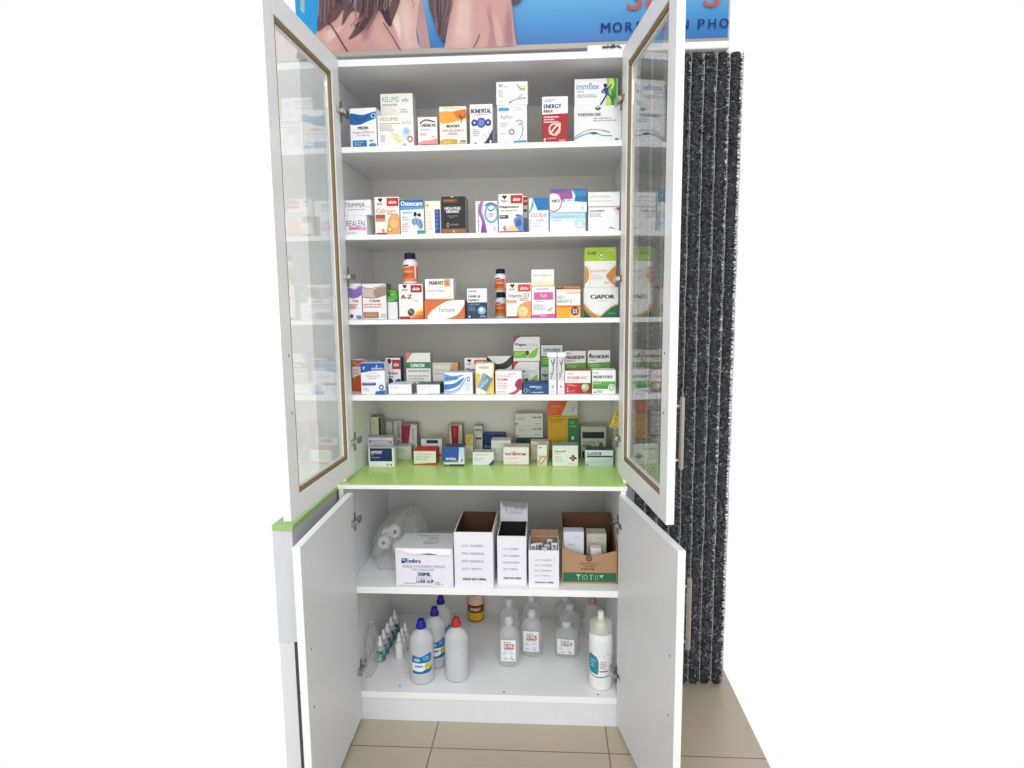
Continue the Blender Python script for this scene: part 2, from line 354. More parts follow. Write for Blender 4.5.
z = B(S, 'white box with a thin figure under one sparse blue tab, carrying another box', 497, 527, 105, .02, .055, '#eff1f5', [
  ('p', [(.05, .06), (.36, .06), (.42, .11), (.36, .15), (.05, .15)], '#5b9dcb'), ('t', 'Agiflex', .1, .25, .52, .37, '#8a8ea4'), ('l', .1, .44, .4, .58, 3, lg), ('l', .6, .06, .95, .16, 2, '#cdd2dc'), ('t', 'Artro', .1, .69, .28, .74, '#6f8aa6'), ('o', .48, .68, .1, .075, .4, '#c0392f'),
  ('c', [(.62, .42), (.8, .4), (.86, .62), (.8, .82)], .05, '#a9b8c8'), ('c', [(.7, .5), (.84, .48)], .04, '#8fa2b6'), ('c', [(.8, .82), (.72, .9), (.68, .96)], .03, '#b0bccc'), ('p', [(.48, .99), (.56, .91), (.98, .9), (.98, .99)], '#4a98bc'), ('e', .3, .96, .03, .015, '#5b7ea0')])
B(S, 'white box with pale runner sketch lying topmost on the thin figure box', 496, 527.7, 81.7, .02, .055, '#f1f2f4', [
  ('c', [(.08, .1), (.14, .2), (.2, .1)], .05, '#c9a860'), ('l', .2, .2, .44, .27, 1, '#c8b490'), ('l', .07, .35, .25, .68, 5, lg), ('e', .84, .28, .12, .16, '#dfe8b0'), ('c', [(.66, .12), (.8, .35), (.92, .3)], .04, '#8f9aa8'), ('c', [(.4, .92), (.6, .78), (.95, .72)], .05, '#a9b6c6'), ('c', [(.6, .8), (.86, .55)], .05, '#bfcad8'), ('e', .14, .85, .08, .07, '#eee0c2'), ('e', .44, .9, .05, .03, '#b87a6a')], zb=z)
B(S, 'red box with white upper third and a clasped hands drawing', 542, 568, 96.5, .02, .05, '#a92c2c', [
  ('p', [(0, 0), (1, 0), (1, .36), (0, .38)], '#f1eeee'), ('l', .1, .06, .55, .13, 2, '#8c9bb5'), ('t', 'ENERGY', .07, .16, .74, .25, '#2c4a86', 1), ('t', 'MAX', .07, .28, .42, .34, '#8a3540', 1), ('l', .06, .42, .66, .58, 3, '#eccaca'),
  ('o', .48, .7, .24, .14, .3, '#edc5bc'), ('c', [(.3, .8), (.5, .66), (.68, .56), (.66, .7), (.5, .8)], .07, '#f0d3c8'), ('e', .1, .91, .045, .025, '#f3e3e0'), ('e', .1, .97, .045, .02, '#f3e3e0'), ('l', .2, .88, .55, .93, 1, '#d89a98'), ('r', .66, .92, .9, .97, '#e88a5a')], side='#7f2222')
z = B(S, 'wide white box with grey ribbon waves, beneath the blue runner box', 574, 622, 105.5, .058, .06, '#f3f3f4', [
  ('e', .5, .07, .06, .05, '#3a6a68'), ('e', .5, .04, .035, .03, '#8ecf9a'), ('t', 'TENDENSCARE', .07, .18, .56, .26, '#707880', 1), ('l', .4, .3, .9, .42, 2, lg), ('c', [(0, .78), (.3, .6), (.62, .62), (.75, .68)], .022, '#a9b2ba'), ('c', [(0, .83), (.2, .72), (.42, .66), (.58, .74), (.8, .76)], .02, '#7d8e98'), ('p', [(.32, .7), (.42, .66), (.52, .7), (.42, .72)], '#4d5a60'),
  ('t', 'Gel  Tabs', .42, .89, .68, .93, '#8a8a92'), ('e', .9, .86, .04, .045, '#7b8294'), ('c', [(.6, .62), (.75, .67)], .02, '#c08a78')])
B(S, 'white box with a dark blue runner on a green side, topmost on a wide box', 574.6, 618, 78.6, .06, .05, '#f2f3f4', [
  ('r', .74, 0, 1, 1, '#a4cf6a'), ('r', .85, .0, .97, 1, '#3f9a44'), ('e', .86, .2, .06, .2, '#d8e870'), ('e', .9, .72, .05, .22, '#2f8a3c'), ('p', [(.7, .98), (.78, .6), (.86, .7), (.84, .98)], '#c8dd66'), ('t', 'immflex', .04, .16, .56, .4, '#6674a6'), ('l', .05, .46, .3, .52, 1, '#9aa4bc'), ('l', .06, .58, .62, .72, 2, lg),
  ('e', .71, .27, .045, .075, '#20305e'), ('p', [(.69, .34), (.78, .36), (.79, .56), (.73, .62), (.68, .5)], '#2b4a86'), ('c', [(.74, .6), (.68, .78), (.6, .98)], .035, '#20305e'), ('c', [(.76, .58), (.83, .68), (.86, .82)], .03, '#20305e'), ('c', [(.7, .38), (.63, .5), (.68, .55)], .028, '#20305e'), ('c', [(.78, .38), (.83, .3), (.84, .22)], .026, '#20305e')], zb=z)
# --- second shelf
S = 's2'
z = B(S, 'white box with a pink underline, lowest in the first stack of the second shelf', 344, 366.7, 215.5, .02, .05, '#f3f1f3', [
  ('t', 'REALEN', .08, .25, .9, .55, '#50487c'), ('r', .18, .58, .98, .74, '#e8a9c4'), ('l', .2, .6, .9, .72, 1, '#c45a92'), ('l', .1, .84, .7, .92, 1, lg)], rot=R(-3))
B(S, 'white box lettered in dark blue, topmost of the first stack of the second shelf', 343.5, 371, 200, .02, .05, '#f2f2f5', [
  ('t', 'TRIMMER', .02, .2, .78, .48, '#343d6c'), ('r', .8, .45, .96, .49, lg), ('l', .1, .6, .8, .72, 1, lg), ('l', .72, .1, .9, .15, 1, lg)], zb=z, rot=R(-4))
B(S, 'calcium box with red maker tab and orange food picture', 374, 399, 197, .02, .05, '#f3efea', heart(.24, .07)+aktiv()+[
  ('t', 'Calcium', .06, .3, .84, .42, '#d09a72'), ('r', .5, .44, .9, .46, '#9a86a8'), ('r', .04, .46, .42, .56, '#a85848'), ('r', .04, .56, .42, .64, '#c99484'), ('s', [(.62, .5), (.98, .48), (1, .98), (.5, .98), (.5, .8)], '#eda25e'), ('e', .78, .7, .16, .12, '#f3bd86'), ('r', .62, .5, .98, .56, '#d3c08c'), ('e', .6, .85, .1, .08, '#a8a052'), ('e', .6, .85, .06, .05, '#dfd8a0'), ('r', .05, .94, .48, .98, '#a02c28'), ('e', .33, .88, .05, .05, '#d88a80')], side='#e7dcd4')
B(S, 'white box with a blue band bearing the word Osteocare', 399.7, 423.6, 199.5, .02, .05, '#eef2f6', [
  ('r', 0, .0, 1, .2, '#2d6cae'), ('p', [(0, .2), (1, .2), (1, .27), (0, .3)], '#5f9fce'), ('t', 'Osteocare', .04, .04, .95, .18, '#f2f6fb', 1), ('r', .1, .34, .5, .4, '#9ec4dc'), ('l', .08, .48, .4, .62, 2, '#b8c4cc'), ('e', .63, .42, .07, .07, '#23272c'), ('e', .8, .44, .08, .05, '#23272c'),
  ('s', [(.5, .56), (.7, .52), (.92, .62), (.94, .8), (.8, .84), (.7, .72), (.5, .7)], '#8fa9cc'), ('c', [(.52, .58), (.6, .74)], .04, '#5a78a6'), ('c', [(.66, .56), (.74, .76)], .04, '#5a78a6'), ('c', [(.82, .58), (.88, .8)], .05, '#4a6c9e'), ('r', .7, .88, 1, .98, '#3f93b8'), ('l', .06, .68, .4, .95, 4, '#dcb8b8')], side='#d7dfe8')
B(S, 'pale cream box with a tall royal blue label, before a black box', 424.5, 440.5, 201, .024, .05, '#f1efe2', [
  ('r', 0, .02, .16, .98, '#ece7bd'), ('e', .16, .13, .1, .05, '#c8bf6c'), ('r', .62, .25, .96, .96, '#31479a'), ('l', .68, .3, .9, .9, 5, '#6f83c6'), ('l', .22, .3, .5, .9, 6, '#dcdacb')])
B(S, 'black box with orange band at its foot and white lettering', 441, 465.6, 196.3, .02, .055, '#262628', [
  ('r', .08, .07, .66, .17, '#7a4a32'), ('l', .12, .09, .6, .15, 1, '#b67248'), ('e', .45, .01, .06, .02, '#d8d4cc'), ('t', 'HIGH PURE', .14, .28, .8, .36, '#e3e3e3', 1), ('t', 'UROMAX', .2, .37, .72, .44, '#e3e3e3', 1), ('t', 'HERBAL SUPPLEMENT', .26, .5, .68, .54, '#9c9c9e'), ('l', .32, .55, .62, .59, 1, '#7e7e80'), ('o', .26, .76, .05, .06, .3, '#c8c8c8'), ('t', 'CAPSULES', .36, .73, .7, .77, '#b8b8ba'), ('r', 0, .86, 1, 1, '#9b6a45'), ('p', [(.44, .96), (.5, .88), (.56, .96)], '#d3b08a')], side='#8f8f92', top='#5c5c60')
B(S, 'white box with purple swirl and a blue ring around a smiling face', 475.2, 497.6, 201.2, .024, .05, '#f2f0f6', [
  ('l', .1, .03, .2, .97, 14, '#4a4680'), ('c', [(.3, 0), (.2, .3), (.34, .6), (.45, .98)], .14, '#9a6ab4'), ('p', [(.22, .98), (.32, .55), (.48, .98)], '#8a3f9a'), ('c', [(.36, .0), (.28, .3), (.4, .56)], .06, '#c8a6d4'), ('e', .72, .38, .32, .3, '#6aa6c8'), ('e', .72, .38, .24, .24, '#e6eef4'), ('c', [(.56, .24), (.7, .3), (.86, .22)], .05, '#33466a'), ('c', [(.44, .14), (.7, .06), (.98, .16)], .07, '#3a70a4'), ('l', .6, .36, .85, .5, 3, '#c48a9a'), ('c', [(.82, .78), (.88, .9)], .04, '#d86a9a')])
B(S, 'second magnesium box peeking out from behind its twin', 502.5, 527.5, 196.3, .075, .04, '#f0ece8', [('r', .72, .02, 1, .24, DH), ('t', 'aktiv', .74, .08, .98, .16, '#f6e6e2', 1), ('r', .8, .34, .97, .4, '#47506c'), ('r', .75, .56, 1, .98, '#7f96bc')])
B(S, 'magnesium box with red maker tab, navy tab and blue picture', 498.2, 522.8, 194, .015, .055, '#f4f0ec', heart(.25, .07)+[('r', .5, .03, .98, .24, DH), ('t', 'aktiv', .6, .09, .9, .18, '#f6e6e2', 1),
  ('t', 'Magnesium', .05, .3, .82, .37, '#3a4260', 1), ('l', .1, .41, .84, .47, 1, '#c9b8a4'), ('r', .04, .54, .4, .63, '#44536f'), ('l', .08, .56, .36, .61, 1, '#c4cbd8'), ('s', [(.62, .7), (.72, .6), (.98, .56), (.99, .98), (.78, .98)], '#6e8ec2'), ('e', .82, .75, .12, .1, '#47639c'), ('r', .7, .53, .86, .57, '#55627c'), ('s', [(.35, .9), (.55, .8), (.75, .88), (.78, .98), (.36, .98)], '#e6cfa0'), ('e', .25, .88, .07, .07, '#c884b8'), ('r', .02, .96, .98, .99, '#a0463c')])
B(S, 'white box with a blue folded triangle top', 528.8, 548.6, 198, .02, .05, '#edf1f5', [
  ('p', [(.2, 0), (1, 0), (1, .35), (.44, .36)], '#2477bc'), ('p', [(0, .44), (.2, 0), (.26, .2), (.1, .4)], '#7fb4aa'), ('p', [(.05, .46), (.26, .2), (.46, .42)], '#f2f4f6'), ('t', 'escape', .1, .44, .9, .6, '#b89a94'), ('l', .35, .62, .9, .7, 1, '#b8c6dc'), ('l', .2, .72, .85, .88, 2, '#d4dbe6'), ('r', .02, .6, .1, .95, '#cfd9ea')], top='#5aa4d4')
z = B(S, 'pale blue box with a white starburst, beneath the purple and blue box', 549.8, 585.6, 212.8, .018, .06, '#dbe9f4', [
  ('r', 0, 0, 1, .3, '#b9d8ec'), ('t', 'CALMANTE', .08, .14, .56, .26, '#7f9fc4'), ('l', .58, .18, .85, .24, 1, '#93b2d0'), ('s', [(0, .5), (.4, .42), (.8, .6), (1, .9), (1, 1), (0, 1)], '#f2f3f5'), ('e', .84, .6, .14, .26, '#b4d4ee'), ('c', [(.84, .38), (.84, .82)], .025, '#f2f8fc'), ('c', [(.74, .48), (.94, .72)], .025, '#f2f8fc'), ('c', [(.94, .48), (.74, .72)], .025, '#f2f8fc'), ('l', .1, .38, .42, .46, 1, '#a9c4dc')])
B(S, 'purple and blue box with a white disc, topmost on the pale blue box', 549.7, 587, 189, .016, .06, '#e9eff6', [
  ('p', [(0, 0), (.6, 0), (.62, .5), (.36, .55), (.25, .2), (0, .2)], '#9a5a9c'), ('p', [(0, 0), (.55, 0), (.4, .12), (0, .12)], '#6a5ba0'), ('p', [(.58, 0), (1, 0), (1, .58), (.66, .52), (.7, .2)], '#2d6cae'), ('p', [(.62, .08), (.98, .08), (.96, .34), (.7, .3)], '#3b8ab0'), ('o', .1, .55, .23, .42, .12, '#b04a6a'), ('e', .1, .55, .205, .38, '#f3e9ec'), ('t', 'NICE', .06, .44, .28, .56, '#6a4a80', 1), ('t', 'DROPS', .38, .42, .64, .54, '#eef2f8', 1), ('r', .66, .57, 1, .6, '#f4f7fb'), ('e', .88, .8, .05, .1, '#cfe0c0')], zb=z, top='#4c5aa0')
z = B(S, 'white cold remedy box with a dark red corner, under a white box', 588.3, 619.4, 207.5, .018, .06, '#f2f1f2', [
  ('t', 'COLD REMEDY', .04, .1, .52, .18, '#55505c', 1), ('l', .05, .24, .5, .42, 3, lg), ('p', [(.78, 0), (1, .06), (1, .3), (.94, .32)], '#ddd3d8'), ('p', [(.88, .02), (1, 0), (1, .16)], '#8a3848'), ('c', [(.68, .88), (.74, .84), (.82, .9)], .03, '#5a5a66'), ('l', .84, .88, .95, .94, 1, lg)])
B(S, 'plain white box with faint lettering, topmost beside the glass door hinge side', 588, 620, 192, .02, .055, '#f0f1ee', [
  ('t', 'ACTIVE & NATURAL', .06, .22, .7, .38, '#a4aaa6'), ('p', [(.55, 0), (1, 0), (1, .2)], '#dcebdc'), ('l', .06, .55, .8, .66, 1, '#dcc8cc'), ('r', 0, .93, 1, .97, '#8a8488')], zb=z)
# --- third shelf
S = 's3'
def vita(col, dk, lt): return [('c', [(0, .1), (.4, .14), (1, .03)], .03, dk), ('s', [(0, .13), (.5, .16), (.98, .07), (1, .3), (.5, .39), (0, .36)], col), ('c', [(0, .37), (.5, .4), (1, .31)], .03, dk), ('t', 'Chela', .3, .44, .74, .51, '#6a5f5c', 1), ('l', .04, .56, .96, .7, 2, '#cf9c98')]
B(S, 'white box with a purple wave, against the hinge side of the third shelf', 347.7, 361.2, 283.7, .018, .05, '#f1eef0', vita('#8668b4', '#5c3f94', '')+[('e', .2, .9, .13, .06, '#4a4a70'), ('e', .75, .93, .22, .06, '#8890b0'), ('r', .1, .58, .5, .7, '#d3a0a0')])
B(S, 'white box with a bronze wave and bronze block at its foot', 361.7, 386, 283.5, .018, .055, '#f1eeec', vita('#c9bcb4', '#806a58', '')+[('s', [(.5, .17), (.97, .1), (.97, .3), (.55, .37)], '#a58c78'), ('r', .03, .79, .66, .96, '#a8785c'), ('l', .1, .83, .6, .92, 2, '#c8a48c'), ('r', .74, .84, .96, .95, '#c8c4c2')], side='#8d7a68')
z = B(S, 'small plain white box under the small green box', 386.8, 397.4, 302, .03, .05, '#f0f0f2', [('l', .15, .2, .8, .3, 1, '#dedee2')], side='#e4e4e8')
B(S, 'small green box on a plain white one, beside the bronze box', 385.8, 397.3, 290.3, .03, .045, '#55ab3c', [('p', [(0, .15), (.3, .05), (.45, .4), (.2, .6)], '#1f6a22'), ('l', .4, .3, .9, .5, 1, '#8fd070'), ('r', 0, .82, 1, .98, '#2c7a2a'), ('l', .1, .84, .7, .95, 1, '#bfe0b0')], zb=z)
zA = B(S, 'multivitamin box lettered A to Z with a rainbow foot, carrying an orange bottle', 398.2, 422.6, 284, .015, .055, '#f3efe9', heart(.26, .06)+[('r', .5, .03, .96, .24, '#b02a2c'), ('t', 'aktiv', .58, .09, .88, .18, '#f6e6e2', 1), ('t', 'A-Z', .1, .3, .54, .42, '#4a2624', 1), ('l', .6, .46, .85, .51, 1, '#b8a9c8'),
  ('p', [(.6, 1), (.66, .82), (1, .66), (1, 1)], '#f0c03c'), ('p', [(.3, 1), (.62, .9), (1, .76), (1, 1)], '#e88a34'), ('p', [(.2, 1), (.6, .97), (1, .86), (1, 1)], '#d8543a'), ('p', [(.84, .76), (1, .66), (1, .76)], '#f4e06a'), ('e', .5, .8, .14, .11, '#2f4650'), ('e', .47, .76, .07, .05, '#5e9a4c'), ('e', .56, .83, .06, .05, '#b0503a'), ('r', .03, .92, .46, .99, '#a8362c')], side='#cfc7c0')
z = B(S, 'orange box with a white leaf-shaped panel, beneath a white and orange box', 424, 464.6, 300.2, .016, .06, '#d8713a', [('s', [(.08, .98), (.22, .5), (.6, .04), (1, -.0), (.98, .3), (.8, .78), (.5, 1)], '#f3f0ee'), ('t', 'Fortovit', .36, .38, .76, .64, '#8a6a5c'), ('p', [(.96, .0), (1, 0), (1, .25)], '#f3f0ee')], side='#c8642f')
B(S, 'white box with black name and orange tab, topmost on the leaf-panel orange box', 424.6, 453.4, 279, .018, .055, '#f2efec', [('t', 'MARVIT', .16, .1, .66, .28, '#4a4448', 1), ('r', .68, .02, .88, .36, '#e09a6c'), ('r', .7, .1, .84, .28, '#d88350'), ('l', .08, .52, .9, .66, 1, '#c4c8d0'), ('l', .5, .38, .66, .42, 1, '#c08a6c'), ('r', .02, .94, .98, .98, '#c97a50'), ('l', .8, .84, .97, .9, 1, '#b8b0a8')], zb=z)
B(S, 'white and navy hair and nails box with a pale blue moon', 466.7, 487, 288.4, .018, .05, '#eff1f2', [('l', .08, .07, .5, .16, 1, '#8f9aa6'), ('t', 'HAIR &', .08, .22, .66, .3, '#3e4c5e', 1), ('t', 'NAILS', .08, .35, .6, .42, '#3e4c5e', 1), ('r', 0, .46, 1, 1, '#27415f'), ('t', 'SUPPLEMENT', .1, .5, .64, .56, '#a9bccd'), ('l', .08, .6, .5, .76, 4, '#6e88a2'), ('e', .73, .73, .2, .13, '#8fb6da'), ('e', .7, .7, .1, .07, '#d7e8f6'), ('e', .12, .93, .05, .03, '#dfe6ec'), ('r', .64, .9, .92, .95, '#8fa0b2')], side='#cfd3d6')
B(S, 'vitamin D box with red maker tab and orange oil drop', 506, 531, 283, .015, .05, '#f3efea', heart(.25, .07)+[('r', .47, .04, .98, .24, '#cf4638'), ('t', 'aktiv', .56, .1, .9, .19, '#f6e0dc', 1), ('t', 'Vitamin D3', .06, .3, .92, .41, '#4d4f62'), ('l', .55, .43, .95, .52, 2, '#b8a294'), ('r', .02, .48, .42, .57, '#d8b092'), ('s', [(.5, .68), (.7, .56), (1, .54), (1, 1), (.44, 1)], '#ef9f56'), ('e', .68, .8, .2, .15, '#f6d48e'), ('p', [(.68, .66), (.58, .82), (.78, .82)], '#f9ecc8'), ('e', .68, .82, .1, .07, '#f9ecc8'), ('o', .68, .82, .07, .05, .4, '#c8863a'), ('r', .02, .94, .5, .99, '#8a4a34')])
z = B(S, 'pink and white box with a pink name plate, under a small white box', 531.4, 555, 286.5, .016, .05, '#f3edf1', [('l', .22, .06, .8, .13, 1, '#d884a8'), ('r', .1, .18, .92, .42, '#d0689e'), ('t', 'Tadh', .36, .23, .66, .34, '#f3dcea'), ('l', .15, .46, .6, .5, 1, '#e0a8c4'), ('l', .1, .57, .72, .76, 3, lg), ('s', [(.68, .76), (.85, .66), (.92, .68), (.78, .78)], '#a8c47c'), ('p', [(0, .9), (1, .86), (1, 1), (0, 1)], '#cf62a4'), ('l', .36, .92, .7, .96, 1, '#f0cfe2')])
B(S, 'small white box with a yellow foot, topmost on the pink box', 531.2, 554.2, 269.6, .018, .05, '#f4f2ea', [('t', 'CinnaBloom', .2, .28, .9, .4, '#8d8d98'), ('c', [(.08, .42), (.14, .28), (.2, .4)], .03, '#b8b070'), ('r', 0, .74, 1, .96, '#f1e8b4'), ('l', .26, .8, .6, .87, 1, '#dcc890'), ('r', 0, .97, 1, 1, '#b0885a')], zb=z)
B(S, 'orange-footed white box with a dark vitamin disc', 556.3, 580.6, 289.2, .018, .055, '#f3eeea', [('r', 0, .0, 1, .07, '#e7ddd4'), ('t', 'WEEKLY', .03, .22, .34, .34, '#9a8c8c'), ('t', 'INFANT D', .04, .37, .66, .48, '#6a5a5a'), ('p', [(.4, .12), (1, .1), (1, .14), (.4, .15)], '#e0a07a'), ('r', 0, .56, 1, .64, '#e4803a'), ('r', 0, .64, 1, 1, '#eeb044'), ('r', .02, .68, .56, .98, '#e9a92e'), ('r', .56, .9, 1, 1, '#e9c88a'), ('e', .77, .76, .16, .16, '#5a2a30'), ('t', 'D3', .69, .68, .86, .85, '#f2e6e4', 1)], top='#d88a4c', side='#d8d0c8')
B(S, 'flat orange carton laid topmost over the vitamin disc box', 556.8, 580.2, 286.5, .03, .04, '#c9804a', [('r', .02, .2, .28, .9, '#2c2626'), ('l', .05, .3, .25, .7, 1, '#d0c8c0'), ('l', .45, .3, .95, .7, 1, '#dca27a')], zb=at(568, 289.2, .018).z+.0012)
z = B(S, 'white box with orange and dark green curved corners, under the lime-topped box', 583.6, 618.6, 287.4, .058, .06, '#f2f1ee', [('t', 'CiAPOR', .2, .24, .88, .38, '#3c4240', 1), ('l', .4, .44, .8, .48, 1, '#c0c4c0'), ('c', [(0, .55), (.24, .84), (.5, .97)], .045, '#e9a55c'), ('p', [(0, .58), (.16, .8), (.34, .93), (.44, 1), (0, 1)], '#b88a52'), ('p', [(0, .72), (.1, .84), (.22, 1), (0, 1)], '#23663a'), ('p', [(.48, 1), (.64, .82), (.82, .66), (1, .58), (1, 1)], '#2a7445'), ('c', [(.46, 1), (.64, .8), (.82, .63), (1, .55)], .025, '#e9a55c'), ('l', .72, .86, .97, .89, 1, '#9ac4a6')])
B(S, 'lime-topped white box with orange side discs, topmost of its stack', 584.6, 616.4, 247.5, .06, .055, '#f1f1ec', [('r', 0, 0, 1, .34, '#a9c938'), ('r', .1, .1, .36, .17, '#55842a'), ('l', .14, .11, .34, .16, 1, '#bada70'), ('e', .53, .2, .09, .09, '#dbe8b4'), ('o', .53, .19, .07, .075, .35, '#4c7a30'), ('c', [(.7, .1), (.84, .05), (.96, .12)], .03, '#d7e696'), ('r', .02, .35, 1, .38, '#f6f6f0'), ('t', 'ECHICREM', .2, .56, .7, .62, '#c08a6a'), ('e', .0, .68, .14, .22, '#d98b3e'), ('p', [(.68, .72), (.84, .56), (1, .46), (1, .97), (.9, .94)], '#d98b3e'), ('c', [(1, .42), (.8, .58), (.68, .72), (.8, .86), (1, 1)], .03, '#f0d9a0'), ('t', '9+', .64, .86, .78, .92, '#7a6470'), ('l', .24, .68, .6, .82, 3, '#d8d8d2'), ('c', [(.14, .98), (.2, .7), (.12, .45)], .02, '#e8c890')], zb=z, side='#d8d8d0')
# --- fourth shelf
S = 's4'
B(S, 'red and white box half hidden behind the blue-topped vitamin box', 351.6, 363, 359.5, .075, .04, '#e2d6d0', [('r', 0, .02, 1, .22, '#b8543c'), ('c', [(.1, .08), (.5, .16), (.9, .08)], .06, '#e6c8bc'), ('s', [(0, .6), (1, .5), (1, .97), (0, .97)], '#c8512c'), ('l', .1, .3, .8, .5, 2, '#c0b0a8')])
B(S, 'teal and grey box standing behind the blue-topped vitamin box', 363.6, 380, 360.5, .09, .04, '#c9d0cc', [('s', [(.2, .02), (.9, .02), (.9, .14), (.4, .16)], '#5c8f88'), ('l', .1, .2, .8, .4, 2, '#9aa8a4')], side='#a9b4b0')
B(S, 'blue-topped white vitamin box with a blue corner tab, in front', 360.2, 384.3, 363.2, .012, .045, '#f1f2f6', [('p', [(0, 0), (1, 0), (1, .23), (.5, .24), (0, .31)], '#2459a8'), ('c', [(.1, .12), (.13, .2), (.16, .1)], .04, '#c8d8f0'), ('e', .68, .1, .04, .05, '#9cc0ea'), ('t', 'vitabiotics', .45, .13, .96, .2, '#dbe6f6', 1), ('t', 'ULTRA', .38, .3, .66, .34, '#b89a9a'), ('t', 'Vitamin D', .22, .37, .8, .44, '#c8808a'), ('l', .3, .47, .72, .51, 1, lg), ('r', .04, .62, .62, .71, '#2f4a86'), ('l', .08, .64, .56, .69, 1, '#9cb0d6'), ('p', [(.56, 1), (.62, .9), (1, .86), (1, 1)], '#2a6ab0'), ('e', .85, .77, .1, .09, '#2d5a9c'), ('e', .85, .77, .05, .05, '#d8e2f2'), ('l', .08, .78, .36, .9, 2, '#d0c0c4')])
B(S, 'joint care box with red maker tab and navy splashes, behind flat cartons', 385.2, 400.4, 357.6, .08, .04, '#e5e0dc', [('e', .26, .09, .14, .06, '#34333c'), ('p', [(.1, .11), (.42, .11), (.26, .2)], '#34333c'), ('r', .44, .06, .98, .34, '#a8281e'), ('t', 'aktiv', .54, .14, .9, .26, '#e8d0cc', 1), ('t', 'Arthro', .14, .42, .8, .5, '#6a4848', 1), ('s', [(.1, .68), (.3, .6), (.5, .72), (.3, .8)], '#2c3f66'), ('s', [(.6, .7), (.85, .62), (.98, .68), (.8, .76)], '#2c3f66'), ('s', [(.36, .86), (.6, .78), (.84, .86), (.7, .98), (.4, .98)], '#33476e'), ('r', .04, .55, .5, .58, '#7f8aa4')], side='#3b4560')
B(S, 'tall pale grey box with a green band and a red corner', 405.6, 430.3, 352.8, .075, .045, '#dddcd6', [('p', [(0, 0), (.28, 0), (0, .24)], '#c9786a'), ('r', 0, .24, 1, .4, '#2f7a50'), ('t', 'CLIMAZON', .18, .28, .74, .37, '#d8e8dc', 1), ('l', .06, .44, .94, .54, 1, '#a8a49c'), ('l', .08, .58, .96, .86, 4, '#b0aca6'), ('l', .1, .9, .6, .98, 1, '#bcb8b2')], side='#aeb0a8')
B(S, 'flat pale mint-sided carton in front, first of two flat ones', 388.2, 411.6, 384.3, .016, .075, '#f1f3f2', [('t', 'Esomed', .08, .14, .44, .32, '#9ab8a8'), ('l', .08, .4, .5, .5, 1, '#ced8d4'), ('r', .3, .86, 1, .94, '#cfe4da'), ('l', .86, .2, .94, .7, 2, '#d8dedc')], side='#9fb3a2', top='#dfe8e2')
B(S, 'flat white carton with dark green sides, in front, second of two flat ones', 416.6, 440, 384, .016, .065, '#f0f4f3', [('t', 'Esomeprazole', .1, .18, .62, .32, '#8a9a96'), ('l', .08, .46, .5, .62, 1, '#c4d2ce'), ('r', .45, .84, 1, .92, '#bfe0d6'), ('r', 0, .0, 1, .05, '#2f5a4c')], side='#1f4a40', top='#4a6a60')
B(S, 'grey box with golden leaf corner, behind the blue wave box', 432, 457.8, 362.8, .09, .04, '#d4cfc9', [('r', .0, .04, 1, .06, '#a89a90'), ('t', 'Herbal', .1, .2, .5, .3, '#aaa29c'), ('l', .08, .36, .6, .44, 1, '#b8a8a0'), ('s', [(.66, .42), (.74, .2), (.82, .42)], '#a8662c'), ('s', [(.72, .1), (.98, 0), (.98, .46), (.86, .45)], '#c89a5c'), ('s', [(.62, .44), (.9, .36), (.88, .46), (.66, .5)], '#b8783a')], side='#b8a684', top='#bfae90')
B(S, 'white box with broad blue waves and a small blue ring', 443.6, 472.6, 372.5, .012, .05, '#eef1f7', [('s', [(0, .06), (.3, .16), (.7, .1), (.5, .24), (.25, .38), (0, .4)], '#6da2dc'), ('t', 'BIOGAIA', .06, .2, .5, .34, '#3a6ab2', 1), ('s', [(0, .56), (.35, .5), (.72, .22), (.5, .6), (.2, .76), (0, .78)], '#4a78c4'), ('s', [(0, .82), (.4, .78), (.8, .2), (.55, .8), (.25, .96), (0, .97)], '#a4c0ea'), ('o', .86, .3, .06, .12, .4, '#5a86c8'), ('e', .86, .3, .035, .07, '#d8e4f4'), ('l', .72, .5, .96, .86, 4, '#d0d8e8')], side='#d8dde8')
B(S, 'mineral box with red maker tab, standing behind the yellow box', 464.3, 486.6, 358.2, .085, .045, '#e9e4df', heart(.22, .07)+[('r', .44, .05, .98, .19, '#cc5a34'), ('t', 'aktiv', .54, .08, .9, .15, '#f0c8a8', 1), ('t', 'Mineral', .08, .3, .54, .38, '#4c4650', 1), ('l', .08, .42, .5, .5, 1, '#a8a0a4'), ('r', 0, .56, 1, .98, '#dcd6d2')])
B(S, 'yellow-edged white box with a slanted grey blue panel', 475.2, 493.8, 363.4, .014, .045, '#f1ebdc', [('p', [(0, .3), (.3, .36), (.1, .8), (0, .8)], '#dfc658'), ('p', [(.98, .2), (1, .98), (.5, 1), (.84, .6)], '#e2c44e'), ('l', .2, .1, .9, .22, 1, '#c4b8a0'), ('p', [(.42, .3), (.95, .5), (.58, .92), (.1, .76)], '#6f8c94'), ('p', [(.42, .3), (.6, .36), (.3, .84), (.1, .76)], '#8aa8c0'), ('c', [(.24, .8), (.5, .6), (.7, .5)], .07, '#b8c4ea'), ('c', [(.36, .78), (.66, .56)], .04, '#c8d2ee'), ('p', [(.66, .96), (.96, .7), (.98, .98)], '#e8cf6a')], side='#c8a83c', top='#f4f0e0')
B(S, 'white box with a broad dark green wave, behind the pink splash box', 487.3, 512, 355.8, .09, .045, '#dadad6', [('s', [(0, .04), (.3, .22), (.66, .2), (.98, .02), (.98, .26), (.7, .38), (.4, .42), (.1, .38)], '#1f4038'), ('s', [(.3, .3), (.6, .3), (.8, .22), (.7, .34)], '#3c2a34'), ('l', .1, .5, .7, .6, 1, '#b0b0ac')], side='#1f4038', top='#b8bab6')
